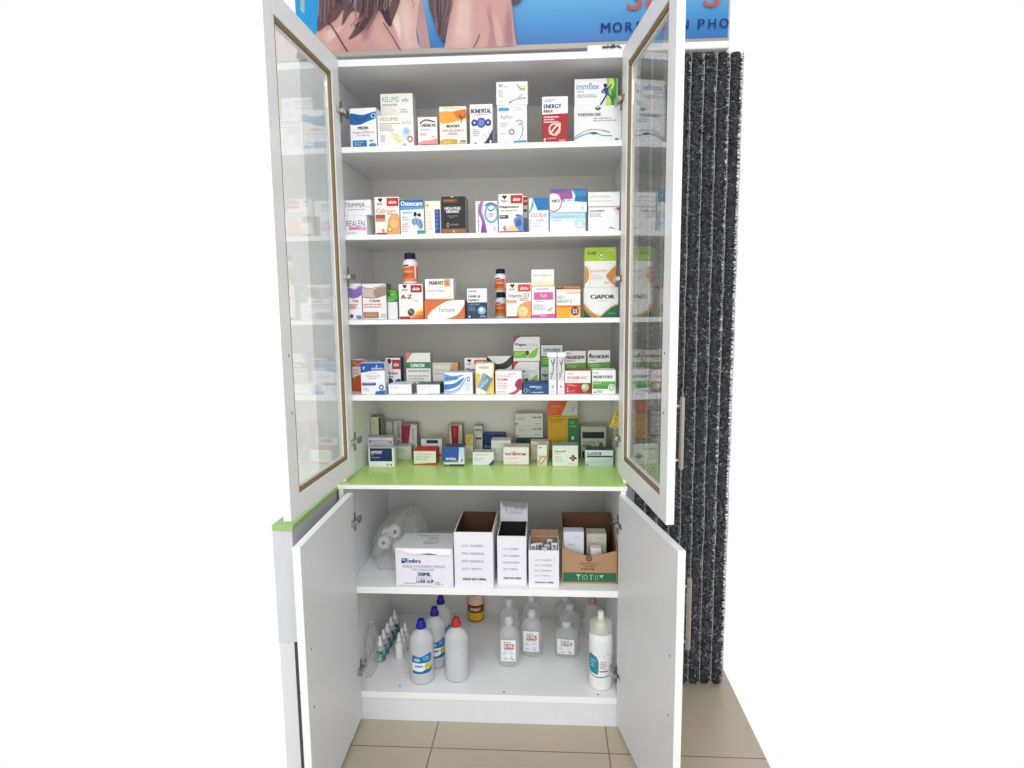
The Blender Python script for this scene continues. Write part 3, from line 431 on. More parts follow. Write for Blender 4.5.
B(S, 'white and pink box with a crimson splash corner', 495.2, 521.8, 371, .014, .05, '#f4ecec', [('t', 'COLLAGEN', .06, .16, .6, .26, '#d09aa4'), ('t', 'VITAMIN', .06, .32, .46, .42, '#b85a70', 1), ('l', .06, .5, .6, .8, 3, '#e4bcc4'), ('l', .5, .1, .9, .2, 1, '#e0c0c8'), ('s', [(.74, .6), (.82, .4), (.98, .34), (.99, .8), (.84, .78)], '#a83058'), ('s', [(.5, .98), (.74, .86), (.84, .76), (.9, .84), (.76, .98)], '#b04a5c'), ('r', .04, .86, .4, .94, '#e8ccd0')])
def magn(dk): return [('p', [(0, 0), (.26, 0), (.12, .12), (0, .32)], '#a83a4c'), ('t', 'Magne', .08, .26, .48, .4, '#2c3a78', 1), ('t', 'stress', .5, .26, .9, .4, '#b0b0c0'), ('l', .1, .46, .8, .52, 1, '#c0beb8'), ('r', 0, .58, .52, .86, '#6ea83e'), ('l', .06, .64, .44, .8, 2, '#a8d080'), ('s', [(.54, .84), (.7, .6), (.92, .44), (.9, .66), (.8, .84)], '#7dbb3c'), ('e', .53, .66, .06, .1, '#3c3430')]
z = B(S, 'magnesium tea box with green leaf, lower of the two stacked', 512.4, 539.4, 361.6, .085, .05, '#d8d7d2', magn(0), side='#4a6a4a', top='#a8aaa4')
B(S, 'magnesium tea box with green leaf and purple corner, upper of the two stacked', 513.2, 540, 336.6, .087, .048, '#dcdbd6', magn(1), zb=z, side='#b8b8b0', top='#8f8f8a')
B(S, 'flat navy blue box with white lettering, lying before the stacked tea boxes', 523, 548.4, 382.8, .012, .055, '#24507e', [('t', 'OMEGA 3', .26, .28, .72, .42, '#e3ebf2', 1), ('l', .5, .5, .84, .6, 1, '#a8c0d6'), ('o', .1, .68, .08, .2, .3, '#8fb2cc'), ('r', .06, .0, .94, .08, '#1a3d66'), ('t', 'capsules', .34, .76, .8, .92, '#dbe6ee', 1), ('c', [(.1, .9), (.2, .6), (.3, .92)], .03, '#6f9ac0')], top='#1c416a')
mg = lambda: [('l', .08, .1, .36, .18, 1, '#8a8f94'), ('t', 'MAGNESIUM', .06, .22, .92, .38, '#343c4e', 1), ('l', .1, .44, .5, .52, 1, '#7aa07a'), ('p', [(0, .6), (1, .54), (1, .94), (0, .94)], '#5a9a3c'), ('l', .1, .66, .6, .8, 2, '#a4d080')]
z = B(S, 'green and grey supplement box, lower of a pair behind the twin white tubes', 541, 563, 368.6, .09, .04, '#bcc4c0', mg())
B(S, 'green and grey supplement box, upper of a pair behind the twin white tubes', 541, 562.6, 345.2, .092, .038, '#d3d4d0', [('t', 'SUPPLEMENT', .1, .14, .9, .28, '#55657c', 1), ('l', .1, .34, .8, .4, 1, '#8a94a4'), ('r', 0, .46, 1, .96, '#4f8f3c'), ('l', .1, .54, .6, .86, 3, '#8ac068')], zb=z, top='#8f948e')
z = B(S, 'white and green magnesium box, lower one hidden behind the red box', 565.2, 586.2, 372.8, .085, .045, '#dcdbd6', mg())
B(S, 'white and green magnesium box above the red box', 565, 586, 350.8, .087, .043, '#d8d7d2', mg(), zb=z, top='#9a9d96')
z = B(S, 'grey green magnesium box, lower one hidden behind the front magnesium box', 588, 610.6, 372, .085, .045, '#dcdbd6', mg())
B(S, 'white and green magnesium box nearest the side panel, topmost', 587.8, 610.4, 350.2, .087, .043, '#dcdcd8', [('e', .12, .22, .04, .07, '#2a2a34')]+mg()[1:], zb=z, top='#a4a69f')
B(S, 'red-footed white vitamin box with green medallion', 565, 590.8, 370.8, .012, .06, '#f0eae8', [('l', .08, .1, .4, .18, 1, '#d8a8a4'), ('t', 'VITAMIN B12', .08, .24, .84, .36, '#a89494', 1), ('l', .08, .42, .6, .48, 1, '#c8b8b8'), ('r', 0, .52, 1, .98, '#c02a2e'), ('l', .08, .56, .5, .68, 2, '#e49a94'), ('r', .58, .52, .98, .97, '#84402c'), ('e', .78, .7, .15, .16, '#b8c490'), ('e', .74, .67, .05, .06, '#e8ecc8'), ('e', .1, .76, .03, .04, '#f0d8d4'), ('e', .1, .88, .03, .04, '#f0d8d4'), ('l', .68, .88, .9, .94, 1, '#d8a098'), ('l', .16, .82, .5, .94, 2, '#d8807c')], top='#c04a48')
B(S, 'white magnesium box with green band and pale ring, front row', 592.2, 616, 370.2, .012, .06, '#f1f3f1', [('l', .06, .1, .3, .17, 1, '#8a8f94'), ('t', 'MAGNE B FORTE', .05, .22, .86, .34, '#38404c', 1), ('l', .05, .4, .3, .46, 1, '#b8c0bc'), ('r', .02, .47, .98, .78, '#5fae4a'), ('r', .02, .66, .98, .78, '#4f963c'), ('l', .06, .52, .5, .6, 1, '#a8d89a'), ('e', .82, .73, .15, .16, '#dcebcc'), ('o', .82, .73, .1, .11, .3, '#8ab070'), ('e', .11, .92, .035, .035, '#3a3a5c'), ('l', .18, .84, .46, .95, 2, '#9aa0a8')])
for k, (a, b_, l) in enumerate(((548.6, 556.6, 'slim white tube carton with flared top, standing against the navy box'), (557.4, 564.6, 'slim white tube carton with flared top, standing against the red-footed box'))):
    B(S, l, a, b_, 357.4, .014+.004*k, .024, '#eceaf0', [('r', .06, .0, .94, .62, '#d3d4d8'), ('c', [(.3, .06), (.6, .3), (.3, .58)], .12, '#6e6f78'), ('c', [(.75, .04), (.6, .2)], .14, '#4e4e58'), ('c', [(.2, .42), (.45, .5)], .12, '#8b8b94'), ('e', .5, .8, .16, .05, '#b9b6c8'), ('e', .55, .79, .08, .03, '#c8b86c'), ('l', .2, .9, .8, .95, 1, '#cfcfd8')], name='tube_carton')
    z = at((a+b_)/2, 357.4, .014+.004*k)
    ob = [o for o in COL.objects if o.get('label') == l][0]
    w = ob.dimensions.x
    m = MB(); m.box((-w/2-(.0045, .0006)[k], -.003, 0), (w/2+(.0006, .0045)[k], .027, .0135), '#f3f2f6', .001); m.build('flared_lid', ob, (0, 0, z.z-ob.location.z+.0006))
# --- the green worktop
S = 'wt'
GL = '#c9ccbe'
B(S, 'tall beige box with a black side stripe, at the back of the worktop', 365, 380.5, 416.8, .26, .05, '#cfcdb6', [('r', .8, .02, 1, 1, '#26263a'), ('l', .2, .1, .6, .2, 2, '#b8b6a4'), ('e', .2, .72, .07, .03, '#4a4060'), ('e', .58, .68, .07, .03, '#b8a84a'), ('l', .2, .8, .7, .9, 1, '#aaa890')], side='#8f8f84')
B(S, 'white box with purple lettering, behind the small navy box', 366, 393, 437.6, .215, .04, '#e3e0e6', [('t', 'PROCTOSAN', .08, .1, .94, .26, '#8478a8', 1), ('s', [(.1, .2), (.5, .12), (.9, .2), (.5, .34)], '#d0c8dc'), ('p', [(.72, .4), (.86, .3), (.95, .44)], '#a83058'), ('l', .1, .5, .7, .7, 2, '#bcb8c8')], side='#b8b4c0', top='#d0cdd0')
B(S, 'small white box with a large navy panel, in front on the worktop', 368, 394, 447.8, base_='#f0f2ee', yb=467, d=.03, art=[('r', .06, .02, .92, .7, '#1e3262'), ('t', 'OPTIVIT', .1, .16, .54, .32, '#e8ecf4', 1), ('l', .1, .36, .3, .42, 1, '#9aa8c8'), ('l', .1, .48, .5, .58, 1, '#8898bc'), ('e', .74, .88, .03, .05, '#6a6e6a'), ('e', .87, .88, .03, .05, '#6a6e6a')], top='#d8dcd8')
B(S, 'narrow pale box with vertical print, at the back next to a beige box', 385.2, 392.6, 421.7, .325, .04, '#cfcfc8', [('l', .322, .045, .35, .9, 12, '#b0b0a8'), ('r', .9, 0, 1, 1, '#a9a9a0')])
B(S, 'narrow pale box with black and red print, at the back beside the crimson box', 393, 401, 421.5, .325, .04, '#d3d2cc', [('l', .55, .05, .85, .48, 8, '#4a4650'), ('l', .5, .55, .85, .95, 6, '#a86a78'), ('r', 0, .02, .06, 1, '#b0b0a8')])
B(S, 'crimson and white box with a slanted white panel, at the back', 401.4, 416.6, 424.2, .318, .045, '#9c2a4a', [('p', [(.62, 0), (1, .02), (1, 1), (.4, 1), (.4, .7)], '#d9d6d6'), ('l', .7, .14, .84, .5, 6, '#9a8a90'), ('p', [(.1, 0), (.6, 0), (.55, .05), (.08, .06)], '#b8526c'), ('l', .3, .3, .4, .7, 5, '#b86a80')], side='#a9a698')
B(S, 'flat pale green-white box between the navy panel box and the red-lidded box', 395.8, 411.4, 446.3, .27, .045, '#d4dccb', [('l', .1, .2, .8, .5, 2, '#b0c0a4'), ('r', 0, .8, 1, .86, '#bcd0a8')], top='#e0e6d8', side='#b4c0a8')
B(S, 'white box with navy strip and red print, behind the red-lidded box', 420.8, 441.8, 439.2, .27, .045, '#dddcdc', [('r', .26, .04, .82, .2, '#27304a'), ('p', [(.2, .6), (.4, .4), (.5, .6)], '#b8404a'), ('t', 'Dolor', .44, .44, .8, .64, '#b84a50', 1), ('r', .1, .72, .98, .84, '#c06a70')], top='#c9ccc8', side='#d8d8d2')
B(S, 'white box with a red lid and red foot, in front on the worktop', 413.4, 436, 450.2, base_='#eceadb', yb=464.8, d=.06, art=[('t', 'Paracetamol', .2, .2, .8, .34, '#a8b08a'), ('l', .1, .42, .9, .72, 2, '#c8cab0'), ('p', [(0, .94), (.9, .86), (1, .86), (1, 1), (0, 1)], '#b8482c'), ('r', 0, 0, 1, .06, '#c8442f')], top='#cf3f2c', side='#d04a34')
B(S, 'upright white box with a deep red panel, at the back', 448.2, 462, 424.8, .32, .04, '#c9c6bc', [('p', [(.16, .02), (.78, .02), (.66, 1), (.3, 1)], '#a3161a'), ('l', .4, .12, .56, .4, 4, '#cc5a58'), ('r', 0, 0, .08, 1, '#a08880'), ('l', .84, .2, .94, .8, 5, '#a8a49c')], side='#b4b2a6')
B(S, 'blue-topped white box with a dark foot band, in front on the worktop', 443.2, 464.2, 447.4, base_='#eef0ee', yb=466.4, d=.055, art=[('p', [(0, 0), (.76, 0), (.72, .7), (0, .72)], '#2c56a8'), ('p', [(.76, 0), (1, .0), (1, .6), (.84, .74)], '#cfdcec'), ('t', 'ENTERA', .12, .54, .6, .66, '#e6ecf6', 1), ('r', .02, .72, .72, .78, '#4a6a5c'), ('r', .02, .88, 1, .99, '#4a463f'), ('l', .08, .9, .4, .97, 1, '#d8d4c8'), ('e', .88, .68, .06, .08, '#8aa0bc')], top='#3a4a86', side='#d5dccf')
B(S, 'small box with a golden top half, behind the blue-topped box', 465.4, 472.8, 435, .275, .03, '#ddd8c4', [('r', .05, 0, .95, .42, '#cfae54'), ('l', .2, .1, .8, .3, 2, '#a8863a'), ('l', .15, .55, .85, .8, 2, '#c0bca8')])
B(S, 'slim upright grey carton with a dark lower window, at the back', 473.4, 482.4, 425.8, .315, .035, '#cbc9c4', [('t', 'GENTA', .1, .1, .9, .17, '#4a4a48', 1), ('r', .3, .38, .9, .44, '#4c463c'), ('l', .36, .5, .8, .8, 4, '#b0aea4'), ('r', .2, .36, .28, 1, '#7a7668')], side='#a9a89c')
B(S, 'navy blue box at the back beside the slim grey carton', 483.2, 505, 434.4, .325, .045, '#22306c', [('p', [(.34, .4), (1, .2), (1, .06), (.3, .1)], '#33488a'), ('t', 'Bronch', .06, .48, .4, .62, '#8a9cd0', 1), ('l', .1, .7, .5, .86, 2, '#4a5a9a')], top='#3a4a80')
B(S, 'white carton with plain pale front, behind two front boxes', 491, 510.8, 440.4, .255, .05, '#dbddd8', [('t', 'AMOXICILLIN', .1, .36, .8, .48, '#b0b4c4'), ('l', .1, .14, .8, .2, 1, '#d0d2cc'), ('l', .1, .6, .6, .8, 2, '#c4c8c4')], side='#c2c8b8', top='#e2e4de')
B(S, 'white box with a dark blue lower corner, in front on the worktop', 472.4, 493.8, 452.3, base_='#eff1ef', yb=465, d=.045, art=[('t', 'CEFUROX', .1, .14, .76, .26, '#8f9aa4'), ('t', 'Berotax', .1, .4, .52, .54, '#6fa09c'), ('l', .1, .62, .5, .7, 1, lg), ('p', [(.74, 1), (.98, .56), (1, .6), (1, 1)], '#2c4678'), ('p', [(.9, 1), (1, .84), (1, 1)], '#4f9a8c')], top='#d6dad6')
B(S, 'white box with orange name and orange edge, in front on the worktop', 503, 529.4, 447, base_='#f3f0ec', yb=465, d=.055, art=[('t', 'nerdinucae', .08, .26, .88, .46, '#c8502f', 1), ('p', [(.72, .44), (.78, .36), (.86, .44)], '#5a2a2a'), ('l', .1, .6, .6, .7, 1, '#dccfc8'), ('r', .0, .97, 1, 1, '#cf6a34'), ('r', .975, 0, 1, 1, '#cf6a34'), ('l', .2, .84, .8, .9, 1, '#e0d6d0')], top='#dfd9d2', side='#c9622e')
z = B(S, 'dark green and white box, lowest in the tall stack at the back', 516.4, 542.6, 437.8, .315, .05, '#cfd0c8', [('r', 0, 0, 1, .34, '#1f4638'), ('l', .1, .5, .8, .8, 2, '#a8aaa2')], side='#3a5a4a')
z = B(S, 'pale grey box with small bold name, middle one of the tall back stack', 515.4, 543, 426, .315, .05, '#d2d0ca', [('t', 'Mig 400', .62, .2, .94, .36, '#3f3c3c', 1), ('l', .7, .7, .94, .8, 1, '#8a8884'), ('r', .02, .8, .12, .9, '#b06a68'), ('l', .1, .3, .4, .6, 1, '#c4c0ba')], zb=z)
B(S, 'pale grey box with a small bold name, topmost of the tall stack at the back', 515.2, 543, 413.6, .315, .05, '#d4d2cc', [('t', 'Mig 400', .62, .24, .94, .4, '#3f3c3c', 1), ('l', .7, .8, .94, .9, 1, '#8a8884'), ('r', .0, .78, .1, .9, '#a8504c'), ('l', .06, .3, .42, .7, 1, '#c0bcb6')], zb=z)
B(S, 'plain white carton behind the small orange-footed box', 530.6, 549, 441.8, .262, .045, '#dcdcd6', [('l', .1, .2, .8, .34, 1, '#b8a0a0'), ('r', 0, .94, 1, 1, '#c0c4b4')], top='#d6dcd2')
B(S, 'narrow white box with an orange swirl at its foot, in front on the worktop', 537.2, 547, 445.2, base_='#efede4', yb=465.6, d=.04, art=[('l', .1, .1, .7, .18, 1, '#7a7a74'), ('r', .02, .48, .98, 1, '#ecd9c4'), ('c', [(.1, .9), (.4, .6), (.8, .56)], .1, '#d88a50'), ('c', [(.3, .95), (.7, .75), (.95, .52)], .09, '#c86a48'), ('l', .14, .54, .5, .6, 1, '#c88a64')])
z = B(S, 'yellow box with a green side panel, under an orange one at the back', 547.8, 578.4, 416.4, .3, .05, '#cfa21e', [('r', .66, .04, 1, .94, '#2e7a46'), ('l', .72, .12, .94, .3, 2, '#6ab080'), ('e', .82, .52, .05, .05, '#d8e8dc'), ('t', 'Panthenol', .06, .56, .4, .66, '#8a6414', 1), ('l', .06, .06, .58, .16, 2, '#a8801c'), ('l', .06, .7, .96, .76, 1, '#8a7a1c'), ('r', 0, .8, .66, 1, '#b08a18'), ('r', .66, .84, 1, 1, '#245c38')], side='#a88a2a')
B(S, 'orange and white box topmost on the yellow and green box at the back', 547.6, 578, 398, .302, .045, '#c9c9bc', [('p', [(.06, 0), (.7, 0), (.46, .9), (.44, 1), (0, 1), (0, .4)], '#d5582a'), ('p', [(.06, .2), (.4, .3), (.3, .8), (.02, .9)], '#de6c34'), ('t', 'Fastum', .14, .4, .42, .52, '#e69a70'), ('c', [(.84, .6), (.88, .5)], .03, '#a8504c'), ('c', [(.78, .66), (.84, .7)], .03, '#5a5a80'), ('r', 0, .96, 1, 1, '#c8a83c')], zb=z)
B(S, 'white box with a dark red four-petal mark, in front on the worktop', 552.4, 578.2, 445.6, base_='#eef0ea', yb=466.3, d=.055, art=[('t', 'Gaviscid', .08, .22, .5, .32, '#6f7a74', 1), ('t', 'Peptic', .08, .36, .34, .44, '#c88a8a'), ('l', .08, .52, .5, .8, 3, '#cdd2c8'), ('e', .8, .52, .055, .075, '#8a4440'), ('e', .8, .68, .055, .075, '#8a4440'), ('e', .72, .6, .07, .06, '#a8584a'), ('e', .88, .6, .07, .06, '#5a3a3c'), ('e', .8, .6, .025, .03, '#e8d8c8'), ('l', .6, .86, .92, .92, 1, '#b8bcb4')], top='#9fb2bc')
B(S, 'white box with two slanting black bands, at the back near the side panel', 580.8, 606.4, 426.8, .29, .045, '#b9bfae', [('r', .06, .16, .92, .36, '#1f241f'), ('t', 'TRAUMEEL', .08, .44, .6, .53, '#6a706a'), ('l', .06, .55, .66, .68, 1, '#7a8078'), ('p', [(.06, .76), (.82, .76), (.68, .98), (.06, .98)], '#231f1c'), ('p', [(.66, .7), (.8, .44), (.94, .7), (.88, .7), (.8, .54), (.72, .7)], '#4a5a50'), ('c', [(.66, .42), (.94, .72)], .03, '#4f6a5c')], side='#96a088', top='#c0c6b8')
B(S, 'pale mint flat box with a dark strip, in front nearest the side panel', 585.4, 613.4, 450.2, base_='#e3ecea', yb=466.6, d=.05, art=[('t', 'Co-DOLOR', .06, .12, .58, .3, '#3a4a52', 1), ('r', .06, .33, .98, .44, '#34525c'), ('s', [(0, .7), (.4, .6), (1, .5), (1, 1), (0, 1)], '#bfd8d4'), ('e', .06, .9, .03, .05, '#3a5a66'), ('l', .1, .52, .6, .62, 1, '#b8ccca')], top='#4c5c60')
m = MB(); m.box((-.0115, 0, -.029), (.0115, .0008, .029), '#d6b73e', .0002)
m.art([('l', .2, .12, .8, .36, 3, '#8a6a1c'), ('r', .1, .85, .9, .95, '#b8922c'), ('c', [(.3, .5), (.6, .6), (.5, .75)], .06, '#7a5c1a')], lambda u, v, L: (-.0115+.023*u, -.0001-.0001*L, .029-.058*v))
p = at(611, 419, .06)
o = m.build('price_tag', None, (WI-.0135, .06, p.z)); o.rotation_euler = (0, R(19), 0)
tag(o, 'yellow paper tag sticking out aslant from the inner side panel above the worktop', 'tag')
# ------------------------------------------------------------------ orange vitamin bottles
def lab_map(r, x0, z0, z1, a0, a1, off=.0003):
    def fm(u, v, L):
        a = a0+(a1-a0)*u; rr = r+off+.00012*L
        return (rr*math.sin(a), -rr*math.cos(a), z1-(z1-z0)*v)
    return fm
def pill_bottle(px, Y, zb, r, h, label, cut=0.):
    p = at(px, 300, Y); t = empty('vitamin_bottle', (p.x, Y, zb+.0004), label, 'bottle', 'orange vitamin bottles on the third shelf')
    b = MB(); b.lathe([(r*.92, 0), (r, r*.1), (r, h*.66), (r*.95, h*.72), (r*.6, h*.79), (r*.6, h*.82)], '#ece8ee', 24); b.build('body', t)
    b = MB(); b.lathe([(r*.7, h*.8), (r*.74, h*.81), (r*.74, h*.965), (r*.68, h)], '#1d1d38', 24)
    for i in range(20):
        a = i*math.pi/10; b.tube((r*.745*math.cos(a), r*.745*math.sin(a), h*.82), (r*.745*math.cos(a), r*.745*math.sin(a), h*.95), r*.035, '#1d1d38', 5)
    b.build('cap', t)
    b = MB(); fm = lab_map(r, 0, h*.08, h*.66, -2.4, 2.4)
    b.art([('r', 0, .0, 1, 1, '#d8632c'), ('r', 0, 0, 1, .16, '#efe9ec'), ('c', [(.2, .3), (.45, .2), (.66, .06)], .05, '#efe9ec'), ('r', .34, .08, .5, .17, '#5a4a50'), ('r', .3, .4, .62, .52, '#e69a6c'), ('l', .32, .58, .6, .7, 2, '#a84a2c'), ('r', 0, .84, 1, 1, '#d98a58'), ('r', .66, .1, .72, .84, '#f0e2dc')], fm, nseg=24); b.build('label', t)
    return zb+h+.0008
pill_bottle(411.2, .042, zA+.0005, .0205, at(411, 253, .042).z-zA-.001, 'orange vitamin bottle with a navy cap on the A to Z box')
rb = .0175; hb = at(501, 292.5, .105).z-ZS['s3']
zz = pill_bottle(501, .105, ZS['s3'], rb, hb, 'lower orange vitamin bottle with a navy cap beside the vitamin D box')
pill_bottle(500.8, .105, zz, rb, at(501, 268.8, .105).z-zz-.001, 'orange vitamin bottle with a navy cap, topmost on another bottle')
# ------------------------------------------------------------------ cartons on the shelf below
ZM = ZS['ms']+.0003
def wall_prism(b, pts, y0, y1, m_front, m_back, m_edge):
    """an upright board: outline pts (x, z), from y0 (front) to y1"""
    f = b.face([(x, y0, z) for x, z in pts], m_front); b.face([(x, y1, z) for x, z in pts[::-1]], m_back)
    for (x, z), (x2, z2) in zip(pts, pts[1:]+pts[:1]): b.face([(x, y0, z), (x, y1, z), (x2, y1, z2), (x2, y0, z2)], m_edge)
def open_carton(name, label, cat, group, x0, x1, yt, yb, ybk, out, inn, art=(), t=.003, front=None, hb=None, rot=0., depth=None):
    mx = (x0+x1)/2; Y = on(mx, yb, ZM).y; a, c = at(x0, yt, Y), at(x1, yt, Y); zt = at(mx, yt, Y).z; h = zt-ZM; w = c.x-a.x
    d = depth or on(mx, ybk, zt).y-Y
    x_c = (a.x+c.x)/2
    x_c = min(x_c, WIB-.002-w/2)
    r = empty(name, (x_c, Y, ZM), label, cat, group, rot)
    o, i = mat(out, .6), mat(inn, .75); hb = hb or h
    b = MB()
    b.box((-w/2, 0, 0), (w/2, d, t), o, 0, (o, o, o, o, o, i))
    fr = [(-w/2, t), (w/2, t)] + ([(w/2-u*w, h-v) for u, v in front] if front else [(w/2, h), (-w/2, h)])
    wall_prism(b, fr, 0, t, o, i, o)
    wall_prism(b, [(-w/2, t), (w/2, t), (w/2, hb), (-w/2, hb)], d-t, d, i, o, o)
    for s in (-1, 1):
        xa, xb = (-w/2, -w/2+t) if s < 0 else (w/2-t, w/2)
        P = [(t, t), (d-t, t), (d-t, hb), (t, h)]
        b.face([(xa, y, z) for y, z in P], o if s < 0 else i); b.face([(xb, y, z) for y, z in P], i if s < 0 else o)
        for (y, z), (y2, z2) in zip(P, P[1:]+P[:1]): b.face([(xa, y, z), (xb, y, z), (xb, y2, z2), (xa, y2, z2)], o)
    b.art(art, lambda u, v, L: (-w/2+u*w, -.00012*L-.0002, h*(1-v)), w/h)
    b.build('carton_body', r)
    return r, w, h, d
GC = 'white printed syringe cartons on the lower shelf'
# the lidded syringe box
x0, x1 = 395, 452.6
Y = on(424, 586.6, ZM).y; a, c = at(x0, 549, Y), at(x1, 549, Y); zt = at(424, 549, Y).z; h = zt-ZM; w_ = c.x-a.x; d = on(430, 532.5, zt+.004).y-Y
sb = empty('syringe_carton', ((a.x+c.x)/2, Y, ZM), 'white syringe box with blue and black print and a loose grey lid', 'carton', GC)
b = MB(); b.box((-w_/2, 0, 0), (w_/2, d, h), '#e9e8f0', .001)
b.art([('p', [(.11, .25), (.19, .25), (.17, .38), (.1, .38)], '#2c4a86'), ('e', .145, .29, .03, .03, '#9ab4dc'), ('t', 'Embra', .19, .26, .44, .37, '#3c4f80', 1), ('t', 'STERILE HYPODERMIC SYRINGE', .12, .43, .86, .5, '#7d84a0'), ('t', 'FOR SINGLE USE', .28, .52, .66, .58, '#7d84a0'), ('t', '20ML', .38, .62, .62, .72, '#2f4a7a', 1), ('t', 'PCS/CT 1.5', .36, .75, .64, .81, '#7d84a0'), ('t', 'LUER SLIP', .36, .82, .66, .9, '#4a4f66', 1), ('l', .14, .9, .36, .94, 1, '#9a9aa4'), ('t', 'CE', .68, .87, .76, .95, '#3c3c48'), ('l', .78, .92, .84, .95, 1, '#9a9aa4'), ('l', .04, .965, .92, .985, 1, '#a8a8b0'),
  ('s', [(.44, .13), (.62, .1), (.86, .11), (.84, .14), (.62, .145)], '#2a2830')], lambda u, v, L: (-w_/2+u*w_, -.00012*L-.0002, h*(1-v)), w_/h)  # last shape: shade of the gap under the lid lip, painted dark
b.build('carton_body', sb)
b = MB(); b.box((-w_/2+.001, -.002, 0), (w_/2-.001, d-.001, .0025), '#dcdce0', .0008)
b.art([('t', '20ML', .5, .3, .7, .5, '#9a9aa6'), ('l', .3, .18, .8, .3, 1, '#b0b0ba'), ('l', .45, .6, .75, .8, 2, '#a8a8b2')], lambda u, v, L: (-w_/2+u*w_, d*(1-v), .0028+.0001*L))
fl = [(-.5, .0), (-.44, -.004), (-.2, -.0165), (.1, -.0135), (.3, -.0185), (.46, -.0175), (.49, 0)]
P = [(x*w_, z) for x, z in fl]
b.face([(x, -.004+z*.12, z+.002) for x, z in P], '#f4f3f7'); b.face([(x, -.0025+z*.12, z+.002) for x, z in P[::-1]], '#e0dfe6')
for (xa, za), (xb, zb_) in zip(P, P[1:]): b.face([(xa, -.004+za*.12, za+.002), (xb, -.004+zb_*.12, zb_+.002), (xb, -.0025+zb_*.12, zb_+.002), (xa, -.0025+za*.12, za+.002)], '#f4f3f7')
b.build('lid_flap', sb, (0, 0, h+.0006))
def rows(y0=.22, st=.14): return [('t', t, .2, y0+i*st, .2+w, y0+i*st+.045, '#6a6a7a') for i, (t, w) in enumerate((('LOT 20240820', .55), ('MFG 20240820', .57), ('EXP 20290819', .56), ('QTY 100PCS', .5)))]+[('t', 'MADE IN CHINA', .22, y0+4.3*st, .82, y0+4.3*st+.045, '#55555f', 1)]
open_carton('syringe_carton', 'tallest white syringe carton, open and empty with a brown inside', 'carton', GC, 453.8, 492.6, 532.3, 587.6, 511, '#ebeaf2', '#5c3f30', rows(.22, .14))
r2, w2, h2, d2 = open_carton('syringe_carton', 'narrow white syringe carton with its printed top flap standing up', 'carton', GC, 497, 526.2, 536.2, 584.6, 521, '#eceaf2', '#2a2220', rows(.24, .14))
b = MB(); m_ = mat('#dcdce2', .6)
A = Vector((-w2/2, d2, h2)); L_ = .062
def flp(u, v, L): return (-w2/2+u*w2, d2-.004+.035*(1-v)*.4-.0002*L, h2+.001+L_*(1-v)*(1-.12*u))
P = [flp(0, 1, 0), flp(1, 1, 0), flp(1, 0, 0), flp(0, 0, 0)]
b.face(P, m_); b.face([(x, y+.002, z) for x, y, z in P[::-1]], m_)
for p, q in zip(P, P[1:]+P[:1]): b.face([p, q, (q[0], q[1]+.002, q[2]), (p[0], p[1]+.002, p[2])], m_)
b.art([('t', '20ML', .35, .5, .8, .62, '#9a9aa6'), ('c', [(.2, .1), (.22, .6)], .03, '#a8a8b2'), ('c', [(.55, .1), (.58, .42)], .03, '#9a9aa6'), ('c', [(.8, .15), (.78, .5)], .025, '#b0b0ba')], flp)
# the flap's folded crest, towards the front
b.face([flp(0, 0, 0), flp(1, 0, 0), (w2/2-.004, d2-.03, h2+L_*.8), (-w2/2+.012, d2-.028, h2+L_*.93)], m_)
b.build('top_flap', r2)
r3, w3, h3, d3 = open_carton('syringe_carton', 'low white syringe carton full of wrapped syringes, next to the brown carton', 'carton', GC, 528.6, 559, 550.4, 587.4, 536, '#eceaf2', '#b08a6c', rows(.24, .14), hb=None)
b = MB(); zt = at(540, 529.5, r3.location.y+d3).z-ZM
b.box((-w3/2+.004, d3-.0005, h3-.01), (w3/2, d3+.002, zt), '#a98368', .0005); b.build('back_flap', r3)
for k in range(7):
    u = (k+.5)/7; x = r3.location.x-w3/2+.008+u*(w3-.016); y = r3.location.y+.012+(k % 3)*.022
    s_ = empty('wrapped_syringe', (x, y, ZM+.0035), 'paper and film wrapped syringe standing in the low white carton', 'syringe', 'wrapped syringes in the low white carton')
    hh = h3-.004+random.uniform(.002, .02)
    b = MB(); b.box((-.008, .0, 0), (.008, .001, hh), '#d4d6de', .0003); b.build('paper_backing', s_)
    b = MB(); b.tube((0, -.0062, .008), (0, -.0062, hh*.7), .0045, '#c3c9d4', 10); b.tube((0, -.0062, hh*.7), (0, -.0062, hh-.008), .0022, '#8a92a4', 8); b.tube((0, -.0062, hh-.008), (0, -.0062, hh-.006), .0055, '#7d86a0', 10); b.build('barrel', s_)
    s_.rotation_euler = (R(random.uniform(-1.5, 1.5)), R(random.uniform(-2, 2)), 0)
